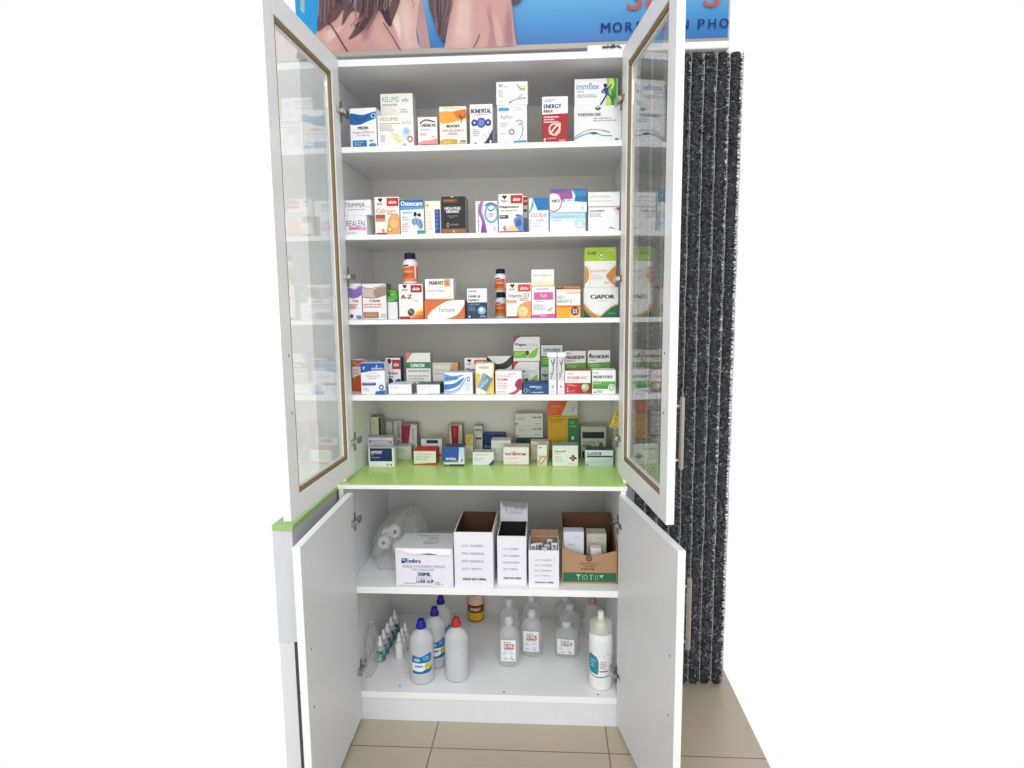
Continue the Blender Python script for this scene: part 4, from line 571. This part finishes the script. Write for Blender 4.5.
# brown carton
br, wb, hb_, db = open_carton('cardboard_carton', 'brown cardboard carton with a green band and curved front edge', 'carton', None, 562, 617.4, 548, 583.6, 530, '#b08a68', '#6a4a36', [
  ('r', .02, .69, .98, .95, '#2a6a48'), ('o', .49, .28, .06, .1, .35, '#5a3f1c'), ('e', .49, .28, .03, .05, '#7a5a20'), ('t', 'FINE PRODUCTS', .32, .41, .66, .47, '#5c4434'), ('t', 'HAMBURG', .38, .49, .6, .54, '#5c4434'), ('l', .34, .57, .66, .64, 1, '#6c5240'),
  ('p', [(.25, .74), (.35, .74), (.3, .82)], '#a8cdb4'), ('r', .293, .8, .307, .9, '#a8cdb4'), ('r', .37, .74, .38, .9, '#8fbaa0'), ('o', .43, .82, .04, .07, .3, '#8fbaa0'), ('r', .5, .74, .56, .77, '#8fbaa0'), ('r', .52, .78, .54, .9, '#8fbaa0'), ('r', .6, .74, .61, .9, '#8fbaa0'), ('r', .64, .74, .65, .9, '#8fbaa0'), ('p', [(.68, .76), (.76, .74), (.72, .84)], '#a8cdb4')],
  front=[(0, .008), (.12, .012), (.28, .02), (.45, .024), (.62, .022), (.8, .012), (1, .001)], hb=.155, depth=.19)
for lab, px0, px1, y0, y1, dy, dd, c_ in (('pale blue-grey carton leaning inside the brown carton', 563.5, 584, 532, 560, .03, .04, '#d5d8df'), ('cream-white carton inside the brown carton, behind a small white one', 586.5, 606.5, 534, 552, .085, .05, '#dcd6c8'), ('smallest white carton in the brown carton, at its front edge', 590.5, 601.5, 548.5, 560, .03, .03, '#e6e4e0')):
    Yq = br.location.y+dy; p0, p1 = at(px0, y0, Yq), at(px1, y0, Yq); hq = p0.z-ZM-.0034; wq = p1.x-p0.x
    b = MB(); b.box((-wq/2, 0, 0), (wq/2, dd, hq), c_, .001); b.box((-wq/2+.001, .001, hq), (wq/2-.001, dd-.001, hq+.0005), c_)
    b.art([('l', .2, .25, .6, .3, 1, '#b8b4aa'), ('l', .55, .1, .85, .16, 1, '#c4b8a8')], lambda u, v, L: (-wq/2+u*wq, -.00012*L-.0001, hq*(1-v)))
    tag(b.build('small_carton', None, ((p0.x+p1.x)/2, Yq, ZM+.0034)), lab, 'box', 'cartons inside the brown carton')
# plastic bags
def film_bag(loc, rx, ry, h, label, peak=(0, 0), seed=1, stuff=()):
    rnd = random.Random(seed); ph = [rnd.uniform(0, 6.28) for _ in range(8)]
    b = MB(); n, k = 56, 22; rings = []
    for j in range(k+1):
        t = j/k; ring = []
        rr = (1-.1*(1-t)**6)*(1-t**3)**.55 if t < 1 else 0
        rr = max(rr, .03)
        for i in range(n):
            a = 2*math.pi*i/n
            q = 1-.02*rnd.random()+.05*math.sin(3*a+ph[0]+2*t)+.045*math.sin(7*a+ph[1]+5*t)+.03*math.sin(13*a+ph[2]-8*t)+.025*math.sin(5*a+9*t+ph[3])+.03*math.sin(19*a+14*t+ph[5])*t+.02*math.sin(11*a-17*t+ph[6])
            ring.append(b.bm.verts.new((rr*rx*q*math.cos(a)+peak[0]*t*t, rr*ry*q*math.sin(a)+peak[1]*t*t, h*t*(1+.02*math.sin(4*a+ph[4])*t))))
        rings.append(ring)
    mi = b.mi(BAGP)
    for j in range(k):
        for i in range(n):
            f = b.bm.faces.new((rings[j][i], rings[j][(i+1) % n], rings[j+1][(i+1) % n], rings[j+1][i])); f.material_index = mi; f.smooth = True
    f = b.bm.faces.new(rings[-1]); f.material_index = mi
    f = b.bm.faces.new(rings[0][::-1]); f.material_index = mi
    # the gathered mouth of the bag
    top = (peak[0], peak[1], h)
    for i in range(9):
        a = i*.7; r_ = .014
        b.face([(top[0], top[1], h-.012), (top[0]+r_*math.cos(a), top[1]+r_*math.sin(a), h+.006+.004*math.sin(3*a)), (top[0]+r_*math.cos(a+.6), top[1]+r_*math.sin(a+.6), h+.003)], BAGP)
    return tag(b.build('plastic_bag', None, loc), label, 'bag', 'clear film bags in the base cabinet')
p = at(389, 540, .23)
film_bag((-.308, .2, ZM+.0006), .09, .125, at(396, 503.5, .24).z-ZM, 'crumpled clear plastic bag of small white bottles beside the syringe box', (.035, .02), 3)
def small_bottle(loc, r, l, ang, label):
    t = empty('white_bottle', loc, label, 'bottle', 'white bottles inside the clear bag'); t.rotation_euler = (R(90), 0, R(ang))
    b = MB(); b.lathe([(r*.2, .001), (r*.9, 0), (r, r*.12), (r, l*.72), (r*.5, l*.8), (r*.5, l*.84)], '#e9e7e2', 20); b.build('body', t)
    b = MB(); b.lathe([(r*.26, 0), (r*.26, .0012)], HOLE, 12, (0, 0, -.0014)); b.build('base_dimple', t)
    b = MB(); b.lathe([(r*.55, 0), (r*.55, l*.12), (r*.3, l*.16)], '#d9b9a4', 16, (0, 0, l*.84)); b.build('cap', t)
for px, py, dy, ang in ((387.5, 535, .19, 6), (383.5, 543, .155, -5), (395, 532, .185, 20), (398, 549, .17, -12)):
    q = at(px, py, dy); q.z = max(q.z, ZM+.024)
    small_bottle((q.x, dy, q.z), .0215, .06, 180+ang, 'small white bottle lying end-on inside the clear bag')
# ------------------------------------------------------------------ bottles on the cabinet floor
ZF = ZS['fl']+.0003
def stand(px, pyb, w_px):
    """where a round bottle stands whose front foot shows at pyb and which is w_px wide"""
    f = on(px, pyb, ZF); r = (at(px+w_px/2, pyb, f.y+.03).x-at(px-w_px/2, pyb, f.y+.03).x)/2
    c = at(px, pyb, f.y+r); lim = WIB-r-.0015
    return Vector((max(-lim, min(lim, c.x)), f.y+r, ZF)), r
def litre(px, pyb, wpx, pyt, capc, label, lab=True, rot=0.):
    c, r = stand(px, pyb, wpx); h = at(px, pyt, c.y).z-ZF
    t = empty('litre_bottle', c, label, 'bottle', 'litre bottles of clear liquid on the cabinet floor', rot)
    b = MB(); b.lathe([(r*.1, .002), (r*.86, 0), (r*.98, h*.02), (r, h*.05), (r, h*.66), (r*.94, h*.72), (r*.7, h*.79), (r*.36, h*.835), (r*.3, h*.85), (r*.3, h*.88)], MILKP, 32); b.build('body', t)
    b = MB(); b.lathe([(r*.1, .004), (r*.92, .004), (r*.95, h*.05), (r*.95, h*.56), (r*.9, h*.565)], mix_clear('liquid', '#d3d9e6', .5, .1, 1.2), 24); b.build('liquid', t)
    b = MB(); b.lathe([(r*.4, h*.865), (r*.42, h*.87), (r*.4, h*.92), (r*.33, h*.925), (r*.31, h*.985), (r*.26, h)], capc, 18)
    for i in range(16):
        a = i*math.pi/8; b.tube((r*.41*math.cos(a), r*.41*math.sin(a), h*.872), (r*.39*math.cos(a), r*.39*math.sin(a), h*.918), r*.03, capc, 5)
    b.build('cap', t)
    if lab:
        b = MB(); fm = lab_map(r, 0, h*.2, h*.52, -.62, 1.0)
        b.art([('s', [(.0, .1), (.4, .14), (.98, -.0), (.99, .4), (.6, .5), (.0, .5)], '#1c74b4'), ('r', 0, .46, 1, .92, '#eef2f4'), ('s', [(.02, .86), (.5, .88), (.99, .62), (.99, .94), (.5, 1), (.02, 1)], '#1c6aa8'), ('e', .26, .3, .17, .09, '#9fd0b0'), ('l', .56, .14, .9, .36, 2, '#7fb8e0'), ('t', 'SANO', .14, .56, .56, .68, '#3f6fae', 1), ('e', .82, .62, .2, .18, '#d8d23c'), ('l', .7, .56, .94, .7, 2, '#8aa83a')], fm, nseg=16)
        b.build('label', t)
    return t
litre(422.8, 686, 23.6, 619.2, '#20229a', 'blue-capped litre bottle with blue and yellow label, front of the row')
litre(436, 670, 20.5, 607, '#1c1f86', 'blue-capped litre bottle with label half hidden, second in the row', rot=.25)
litre(442, 655, 19, 596, '#1a1d7c', 'blue-capped litre bottle under the shelf, last in the row', rot=.4)
litre(457.4, 684, 23.2, 617.4, '#b3312e', 'red-capped litre bottle without a label', lab=False)
def dropper(px, pyt, r, h, label, group, lab, white):
    z = ZF+h; p = on(px, pyt, z)
    t = empty('dropper_bottle', (p.x, p.y, ZF), label, 'bottle', group, random.uniform(-.15, .15))
    b = MB(); b.lathe([(r*.9, 0), (r, r*.15), (r, h*.52), (r*.8, h*.59), (r*.46, h*.63)], '#f1f0f2' if white else MILKP, 20); b.build('body', t)
    b = MB(); b.lathe([(r*.62, h*.62), (r*.62, h*.72), (r*.5, h*.74), (r*.34, h*.82), (r*.2, h*.97), (r*.1, h)], '#f3f0ec', 16); b.build('cap', t)
    if lab:
        b = MB(); fm = lab_map(r, 0, h*.06, h*.5, -.5, 2.2)
        b.art([('r', 0, 0, 1, 1, '#6f9aae'), ('r', .05, .1, .5, .4, '#2c5a86'), ('o', .22, .4, .16, .16, .35, '#c8d44a'), ('r', .4, .5, 1, .9, '#4a7a6a'), ('l', .05, .66, .4, .94, 2, '#e0e8ee'), ('r', .5, .1, 1, .34, '#93b6c4')], fm, nseg=14)
        b.build('label', t)
G1 = 'labelled dropper bottles in a file'
for k, (px, py) in enumerate(((379.6, 635.6), (383.2, 629.2), (386.9, 622.8), (390.5, 616.4), (394.3, 610))):
    dropper(px, py, .0165, .088, ('%s labelled dropper bottle in the file along the door side' % ('front', 'second', 'middle', 'fourth', 'rearmost')[k]), G1, True, False)
G2 = 'plain white dropper bottles'
for k, (px, py) in enumerate(((398.8, 632.2), (401.6, 627.6), (404.8, 622.6))):
    dropper(px, py, .0142, .086, ('%s plain white dropper bottle before the blue-capped bottles' % ('front', 'middle', 'rear')[k]), G2, False, True)
def saline(px, pyb, wpx, pyt, label, lab=0, capc='#e2e6ea', sq=2.6):
    c, r = stand(px, pyb, wpx); h = at(px, pyt, c.y).z-ZF
    t = empty('saline_bottle', c, label, 'bottle', 'clear infusion bottles on the cabinet floor', random.uniform(-.12, .12))
    b = MB(); b.lathe([(r*.1, .003), (r*.8, 0), (r*.98, h*.03), (r, h*.07), (r, h*.62), (r*.9, h*.7), (r*.55, h*.78), (r*.34, h*.82), (r*.34, h*.86)], CLEARP, 36, sy=.82, sq=sq); b.build('body', t)
    b = MB(); b.lathe([(r*.4, h*.84), (r*.42, h*.85), (r*.42, h*.94), (r*.34, h*.96), (r*.3, h)], mix_clear('cap_plastic', capc, .25, .2, 1.4), 18); b.build('cap', t)
    if lab:
        b = MB()
        fm = lambda u, v, L: (-r*.7+1.4*r*u, -r*.82*(1.0-.06*abs(2*u-1)**2)-.0009-.00012*L, h*(.14+.44*(1-v)))
        cc = ('#b0484e', '#a8484c', '#8d7f7c')[lab-1]
        b.art([('r', 0, 0, 1, 1, '#eceef0'), ('l', .16, .1, .84, .16, 1, '#6a6a74'), ('r', .2, .19, .86, .42, cc), ('t', '0.9%', .24, .22, .8, .38, '#f2eaea', 1), ('l', .2, .44, .86, .48, 1, cc), ('l', .1, .56, .44, .72, 3, '#b4bac2'), ('l', .56, .56, .86, .66, 2, '#c0c6cc'), ('l', .1, .82, .5, .94, 2, '#b4bac2'), ('p', [(.58, .9), (.7, .7), (.82, .9)], '#ccd0d6'), ('l', .7, .9, .94, .95, 1, '#55555c')], fm, nseg=6)
        b.build('label', t)
saline(509.2, 669, 20.6, 615.5, 'clear infusion bottle with red-printed label, foremost of them', 1)
saline(532, 659, 21.5, 608, 'clear infusion bottle with red-printed label, beside and behind the foremost one', 2)
saline(566.5, 660, 24, 620.5, 'squat clear infusion bottle with grey-printed label', 3)
saline(509.5, 645, 19, 598, 'clear infusion bottle directly behind the foremost labelled one')
saline(531.5, 637, 19, 594, 'clear infusion bottle at the rear behind the second labelled one')
saline(569.5, 642, 21, 603, 'clear infusion bottle behind the squat grey-labelled one')
saline(566, 629, 20, 596, 'clear infusion bottle rearmost behind the squat grey-labelled one')
saline(592.5, 640, 18, 597, 'clear bottle with red cap band, behind the white antiseptic bottle', 0, '#c8a0a4')
# white bottle with the tall closure
c, r = stand(600.3, 691.5, 23.4); h = at(600, 610.5, c.y).z-ZF
t = empty('antiseptic_bottle', c, 'tall white bottle with teal label and pale yellow closure, near the door hinge', 'bottle')
b = MB(); b.lathe([(r*.1, .003), (r*.88, 0), (r*.98, h*.015), (r, h*.04), (r, h*.64), (r*.97, h*.7), (r*.78, h*.735), (r*.72, h*.74)], '#eff0f0', 32); b.build('body', t)
b = MB(); b.lathe([(r*.94, h*.735), (r*.97, h*.76), (r*.97, h*.84), (r*.9, h*.87), (r*.7, h*.895), (r*.4, h*.9)], mix_clear('yellowed_cap', '#fbfaea', .5, .2, 1.4, .4), 28)
b.lathe([(r*.66, h*.74), (r*.34, h*.86), (r*.28, h*.9), (r*.26, h*.985), (r*.18, h)], '#e9ebe6', 18); b.build('closure', t)
b = MB(); fm = lab_map(r, 0, h*.16, h*.5, -1.25, .75)
b.art([('r', 0, 0, 1, 1, '#f1f3f3'), ('c', [(0, .02), (.4, .12), (1, .08)], .035, '#1f6a78'), ('s', [(0, .12), (.46, .2), (.48, .78), (.3, .8), (0, .7)], '#2f8ca0'), ('l', .08, .26, .4, .6, 3, '#8cc4cc'), ('l', .56, .3, .86, .6, 4, '#c4a8a0'), ('r', .54, .66, .9, .71, '#a86a66'), ('c', [(0, .82), (.4, .92), (1, .88)], .035, '#1f6a78')], fm, nseg=14)
b.build('label', t)
# the jar at the back
p = on(476, 618.2, ZF); Yj = p.y+.002; r = .0285; c = at(476, 610, min(Yj+r, DL-.016-r)); h = .13
t = empty('powder_jar', (c.x, min(Yj+r, DL-.016-r), ZF), 'brown and yellow labelled jar standing against the back of the cabinet floor', 'jar')
b = MB(); b.lathe([(r*.92, 0), (r, .004), (r, h*.78), (r*.9, h*.82)], '#d9b8a4', 28); b.build('body', t)
b = MB(); b.lathe([(r*1.02, h*.8), (r*1.03, h*.82), (r*1.03, h*.97), (r*.96, h)], '#7a2420', 24); b.build('lid', t)
b = MB(); fm = lab_map(r, 0, h*.04, h*.78, -1.7, 1.7)
b.art([('r', 0, 0, 1, 1, '#8a2a24'), ('r', 0, 0, 1, .36, '#e0c0aa'), ('t', 'SMART', .28, .46, .72, .58, '#e8d0c0', 1), ('r', 0, .66, 1, .96, '#e0bd2e'), ('l', .3, .74, .7, .9, 2, '#a8842a'), ('r', 0, .96, 1, 1, '#6a2420')], fm, nseg=24); b.build('label', t)
p = on(365, 664, ZF)
film_bag((-.384, .09, ZF+.0006), .018, .06, .14, 'clear film bag slumped behind the door on the cabinet floor', (0, .02), 9)
# ------------------------------------------------------------------ poster banner above
YP = .474
bz1, bx0, bx1 = 2.46, at(296.5, 30, .474).x, at(728, 30, .474).x
bz0 = at(600, 44, YP).z-.004
ban = empty('poster_banner', (0, YP, bz0), 'blue advertising banner with two long-haired women seen from behind, above the cabinet', 'banner')
def grad():
    m = bpy.data.materials.new('banner_print'); m.use_nodes = True; nt = m.node_tree; bs = nt.nodes['Principled BSDF']; bs.inputs['Roughness'].default_value = .3
    tc = nt.nodes.new('ShaderNodeTexCoord'); sx = nt.nodes.new('ShaderNodeSeparateXYZ'); mr = nt.nodes.new('ShaderNodeMapRange')
    mr.inputs['From Min'].default_value = .005; mr.inputs['From Max'].default_value = .19
    cr = nt.nodes.new('ShaderNodeValToRGB'); e = cr.color_ramp.elements; e[0].color = lin('#2a72c0'); e[1].color = lin('#7cc4f0'); k = e.new(.45); k.color = lin('#4a9cdc')
    nt.links.new(tc.outputs['Object'], sx.inputs[0]); nt.links.new(sx.outputs['Z'], mr.inputs['Value']); nt.links.new(mr.outputs[0], cr.inputs[0]); nt.links.new(cr.outputs[0], bs.inputs['Base Color']); return m
b = MB(); GM = grad(); b.box((bx0, 0, 0), (bx1, .012, bz1-bz0), GM)
def pm(u, v, L):
    p = at(u, max(v, -78), YP); return (min(bx1, max(bx0, p.x)), -.0002-.00012*L, min(bz1-bz0-.001, max(.001, p.z-bz0)))
SK, SL, SD, HR, HL, HD = '#dba9a2', '#ecc8bc', '#b88688', '#6d4f55', '#957679', '#46323a'
random.seed(11)
def soft(pts, inner, outer, n=6):
    """a printed patch whose tone runs out softly at its edge"""
    P = smooth(pts); cx, cy = sum(p[0] for p in P)/len(P), sum(p[1] for p in P)/len(P); h = lambda c: [int(c[i:i+2], 16) for i in (1, 3, 5)]
    A, Z_ = h(outer), h(inner); out = []
    for k in range(1, n+1):
        s = 1.12-.62*k/n; c_ = '#%02x%02x%02x' % tuple(round(x+(y-x)*k/n) for x, y in zip(A, Z_))
        out.append(('p', [(cx+(x-cx)*s, cy+(y-cy)*s) for x, y in P], c_))
    return out
art = [('s', [(296, 62), (296, -70), (318, -70), (318, 28), (310, 62)], '#2ea2e6'), ('p', [(299.6, -78), (304, -78), (304.4, 14), (300.5, 10)], '#a9c6c4'),
  ('s', [(314, 62), (314.5, 38), (320, 29), (328, 18), (345, 4), (384, 2), (394, 14), (398, 26), (404, 44), (407, 62), (360, 64)], SK),
  *soft([(330, 58), (340, 40), (360, 36), (380, 40), (392, 52), (390, 62), (350, 62)], '#d49c98', SK), *soft([(322, 34), (334, 27), (346, 24), (340, 34), (328, 44)], SL, SK), *soft([(360, 20), (372, 22), (370, 40), (362, 44)], SD, SK),
  ('s', [(420, 62), (419, 40), (414, 20), (408, 6), (412, -20), (420, -20), (424, 8), (428, 30), (431, 62)], '#c49a9c'),
  ('s', [(392, 20), (398, 6), (404, -8), (414, -14), (419, 2), (417, 22), (417, 38), (422, 62), (405, 62), (399, 42)], '#e3b9ae'), *soft([(398, 8), (408, 0), (414, 20), (411, 48), (404, 40)], SL, '#e3b9ae'), *soft([(393, 22), (398, 14), (402, 30), (400, 40)], '#f2dcd2', '#e8c4b8'),
  ('s', [(410, -14), (422, -18), (420, 2), (416, 12), (412, 6)], '#e4b8b0'), ('c', [(407, -6), (414, 4), (413, 9)], .8, '#b07c7c'), ('c', [(411, -10), (418, 0)], .8, '#b07c7c'),
  ('s', [(318, 31), (319, 10), (324, -30), (330, -70), (398, -70), (404, -40), (402, -6), (396, 14), (391, 24), (387, 18), (383, 16), (378, 10), (372, 20), (362, 32), (349, 40), (356, 28), (360, 14), (352, 12), (345, 22), (342, 26), (344, 10), (336, 20), (326, 26)], HR),
  ('s', [(384, 10), (392, 22), (390, 27), (384, 18)], HD), ('s', [(376, -10), (386, 4), (390, 16), (382, 12)], HD)]
for k in range(46):
    x = random.uniform(322, 396); c_ = random.choice((HL, HD, HL, '#7e6064', '#5a4047', '#a88a8a'))
    lim = 26 if x < 336 else 12 if x < 358 else 22 if x < 376 else 14
    art.append(('c', [(x, -66), (x-1+random.uniform(-2, 2), -20), (x-random.uniform(0, 5), lim-random.uniform(0, 12))], random.uniform(.5, 1.3), c_))
for k in range(12):
    x = random.uniform(358, 378); art.append(('c', [(x+4, -10), (x, 14), (x-9-random.uniform(0, 4), 30+random.uniform(-4, 5))], random.uniform(.5, 1.1), random.choice((HL, HD, HR))))
art += [('c', [(331, 25), (337, 34), (343, 44), (349, 54)], 1.3, '#5a2f3c'), ('c', [(384, 24), (392, 36), (399, 48), (403, 54)], 1., '#7a4a52'), ('p', [(350, 54), (359, 59), (352, 60)], '#6a2f3a'), ('p', [(404, 54), (396, 58), (404, 60)], '#6a2f3a'),
  ('s', [(446, 64), (446, 44), (449, 24), (452, 0), (456, -40), (506, -40), (511, -4), (513, 16), (515, 36), (516, 64), (480, 66)], SK),
  *soft([(452, 50), (454, 20), (460, -10), (472, -10), (474, 20), (470, 52)], SL, SK), *soft([(487, 56), (490, 30), (486, 8), (492, 6), (496, 28), (498, 56)], '#c08f90', SK), *soft([(504, 52), (506, 10), (511, 6), (514, 40), (513, 56)], SD, SK), ('c', [(474, 49), (478, 42), (480, 36)], 1.2, '#96686a'), *soft([(492, 14), (500, 22), (504, 44), (498, 50)], '#e2b6ac', SK),
  ('s', [(428, -40), (429, 2), (434, 22), (440, 38), (445, 42), (448, 26), (452, 2), (456, -40)], HR), ('s', [(512, 4), (511, -20), (524, -20), (521, 2)], HR)]
for k in range(16):
    x = random.uniform(430, 453); art.append(('c', [(x, -36), (x+1, 6), (440+(x-440)*.5, 24+random.uniform(-12, 14))], random.uniform(.5, 1.), random.choice((HL, HD, '#8a7078'))))
b.art(art, pm)
p0 = at(601, 33.3, YP); zb0 = p0.z-bz0; hl = at(601, 24, YP).z-p0.z
pw = lambda u, v, L: (u, -.0002-.00012*L, v)
let = [('M', 601, 610), ('O', 612.8, 621.6), ('R', 625.2, 632.4), ('E', 636.4, 643), ('T', 647.6, 654.6), ('H', 658.2, 665.6), ('A', 668, 677), ('N', 680, 688), ('P', 697.6, 704), ('H', 708, 715.2), ('O', 719, 728.2)]
X = lambda px: min(bx1-.001, at(px, 28, YP).x)
b.art([('t', c_, X(a_), zb0+hl, X(e_), zb0, '#1c357c', 1) for c_, a_, e_ in let]+[('t', c_, X(a_), at(634, -16, YP).z-bz0, X(e_), at(634, 11.2, YP).z-bz0, '#d0604e', 1) for c_, a_, e_ in (('S', 627, 640.8), ('I', 646, 650), ('S', 703, 718))], pw, lay0=60)
b.build('printed_panel', ban)
b = MB(); zr = at(520, 46.8, YP-.006).z-bz0
b.box((bx0, -.012, -.012), (bx1, .0, .006), mat('#b3aaa0', .4, .3), .001); b.box((bx0, -.004, .006), (bx1, .012, .0085), METAL); b.build('bottom_rail', ban)
# ------------------------------------------------------------------ chenille curtain and its rail
YC = .2
rail = empty('curtain_rail', (0, YC, 1.91), 'white curtain rail lying on the cabinet top and running out over the curtain', 'rail')
xr0, xr1 = at(587.5, 46, YC-.03).x, at(729.5, 46, YC-.03).x
zr0, zr1 = at(650, 50.5, YC-.03).z, at(650, 43, YC-.03).z
b = MB(); b.box((xr0, -.03, zr0-1.91), (xr1, .03, zr1-1.91), EDGE, .002); b.build('rail_board', rail)
bx('rail_bracket', (.30, -.02, .0002), (.38, .02, zr0-1.9098), WHITE2, rail)
b = MB()
for k in range(60):
    x = random.uniform(.345, .39); b.tube((x, -.031, zr0-1.91+.012), (x+random.uniform(-.01, .01), -.034-random.uniform(0, .004), zr0-1.91+random.uniform(.006, .02)), .0007, '#4a4a4c', 4)
b.build('fluff', rail)
cur = empty('chenille_curtain', (.4, YC, 0), 'black and grey fluffy chenille strand curtain hanging beside the cabinet', 'curtain')
pal = [mat(c_, .95) for c_ in ('#303033', '#48484c', '#68686c', '#858589', '#9d9da1')]
def strand(seed, n=8200, r=.0135, top=1.0):
    rn = random.Random(seed); b = MB(); H = zr0-.004
    for m_ in pal: b.mi(m_)
    b.lathe([(r, .008)]+[(r*(1+.06*math.sin(j*1.7)), .008+(H-.008)*j/24) for j in range(1, 24)]+[(r, H)], pal[1], 12)
    for k in range(n):
        z = rn.uniform(.012, H-.004); a = rn.uniform(0, 2*math.pi); l = rn.uniform(.005, .011); da = rn.uniform(-.5, .5); dz = rn.uniform(-.008, .006)
        ca, sa = math.cos(a), math.sin(a); wv = rn.uniform(.0016, .0032)
        p = Vector((r*.95*ca, r*.95*sa, z)); q = Vector(((r+l)*math.cos(a+da), (r+l)*math.sin(a+da), max(.006, z+dz)))
        s = Vector((-sa, ca, rn.uniform(-1, 1))).normalized()*wv
        f = b.face([p-s, p+s, q+s*.4, q-s*.4], pal[0]); f.material_index = rn.choices(range(5), (27, 26, 24, 16, 7))[0]
    return b
xc0 = at(692, 60, YC-.02).x; pit = (at(718, 60, YC-.02).x-xc0)/2
var = []
n0 = -math.floor((xc0-.435)/pit)
for k in range(n0, 4):
    x = xc0+(k+.5)*pit
    if x+.024 > .80: continue
    if len(var) < 3: o = strand(20+k).build('strand', cur, (x-.4, 0, 0)); var.append(o)
    else:
        o = random.choice(var).copy(); COL.objects.link(o); o.parent = cur; o.location = (x-.4, 0, 0); o.rotation_euler.z = random.uniform(0, 6.28)
def cord(seed):  # fuzzy with pale fibres; the white core stands in for light between strands
    rn = random.Random(seed); b = MB(); H = zr0-.004; pts = []; z = .01
    while z < H: pts.append((rn.uniform(-.0014, .0014)+.0012*math.sin(z*23+seed), rn.uniform(-.001, .001), z)); z += .022
    pts.append((0, 0, H))
    m_ = mat('#c4c4c8', .95)
    for p, q in zip(pts, pts[1:]): b.tube(p, q, .0011, m_, 5)
    for j in range(1100):
        z = rn.uniform(.01, H); a = rn.uniform(0, 6.28); l = rn.uniform(.002, .006)
        b.face([(0, 0, z), (.0006, 0, z+.0011), (l*math.cos(a), -abs(l*math.sin(a)), z+rn.uniform(-.002, .002))], m_)
    return b
cv = []
for k in range(n0, 5):
    x = xc0+k*pit
    if x > .80: continue
    if len(cv) < 2: o = cord(5+k).build('gap_cord', cur, (x-.4, -.0105, 0)); cv.append(o); o['label'] = 'white fuzzy cord standing in for light between the dark strands'
    else:
        o = cv[k % 2].copy(); COL.objects.link(o); o.parent = cur; o.location = (x-.4, -.0105, 0)
# ------------------------------------------------------------------ the unit along the side wall
def atx(px, py, Xp):
    d = ray(px, py); return CAM + d*((Xp-CAM.x)/d.x)
sx0, sx1, sy0, sy1 = -.48, -.4315, -.345, YB-.001
zd = atx(300, 640, sx1).z
su = empty('side_counter', (sx0, sy1, 0), 'green-topped side counter with dark drawers, glimpsed past the open doors', 'counter')
O2 = (-sx0, -sy1, 0)
bx('worktop', (sx0, sy0, ZW-.022), (sx1+.003, sy1, ZW-.008), mat('#a4c87a', .35), su, .001, O2)
bx('upper_front', (sx0, sy0+.002, zd), (sx1, sy1, ZW-.0225), mat('#d5d6dc', .4), su, .001, O2)
bx('carcass', (sx0, sy0+.006, .0), (sx1-.012, sy1, zd-.001), WHITE2, su, 0, O2)
for k in range(3):
    z0 = .02+k*(zd-.02)/3; b = MB()
    b.box((sx1-.0115, sy0+.006, z0+.002), (sx1, sy1, z0+(zd-.02)/3-.003), '#4b4c52', .001)
    b.box((sx1-.006, sy0+.05, z0+(zd-.02)/3-.0025), (sx1-.002, sy1-.05, z0+(zd-.02)/3+.0015), '#1f1f22'); b.build('drawer_front', su, O2)
wu = empty('wall_unit', (sx0, .06, ZW-.0075), 'plain white tall unit standing on the side counter behind the glass door', 'cabinet')
O3 = (-sx0, -.06, -(ZW-.0075))
bx('carcass', (sx0, .08, ZW-.0075), (-.4315, sy1-.02, 1.93), mat('#cdd4d7', .4), wu, .001, O3)
bx('door_panel', (sx0, .06, ZW+.006), (-.4315, .079, 1.928), mat('#cdd4d7', .4), wu, .001, O3)
#TAIL
# ------------------------------------------------------------------ light
w = bpy.data.worlds.new('daylight'); sc.world = w; w.use_nodes = True
w.node_tree.nodes['Background'].inputs[0].default_value = (1, 1, 1, 1); w.node_tree.nodes['Background'].inputs[1].default_value = 1.0
def area(name, loc, sx, sy, e, rx=0., col=(.95, .975, 1)):
    l = bpy.data.lights.new(name, 'AREA'); l.shape = 'RECTANGLE'; l.size = sx; l.size_y = sy; l.energy = e; l.color = col
    o = bpy.data.objects.new(name, l); COL.objects.link(o); o.location = loc; o.rotation_euler.x = rx; return o



area('ceiling_lamp', (.2, -1.5, 2.78), 1.2, .6, 14)
area('ceiling_lamp', (-.9, -3.0, 2.78), 1.2, .6, 20)
area('ceiling_lamp', (1.1, -3.0, 2.78), 1.2, .6, 20)
area('front_fill', (0, -4.15, 1.35), 3.6, 2.2, 62, R(90), (.93, .965, 1))  # added fill from behind the camera, brightens the shelf interiors
sc.view_settings.view_transform = 'Standard'; sc.view_settings.look = 'None'
sc.view_settings.exposure = 0; sc.view_settings.gamma = 1; sc.view_settings.use_curve_mapping = False
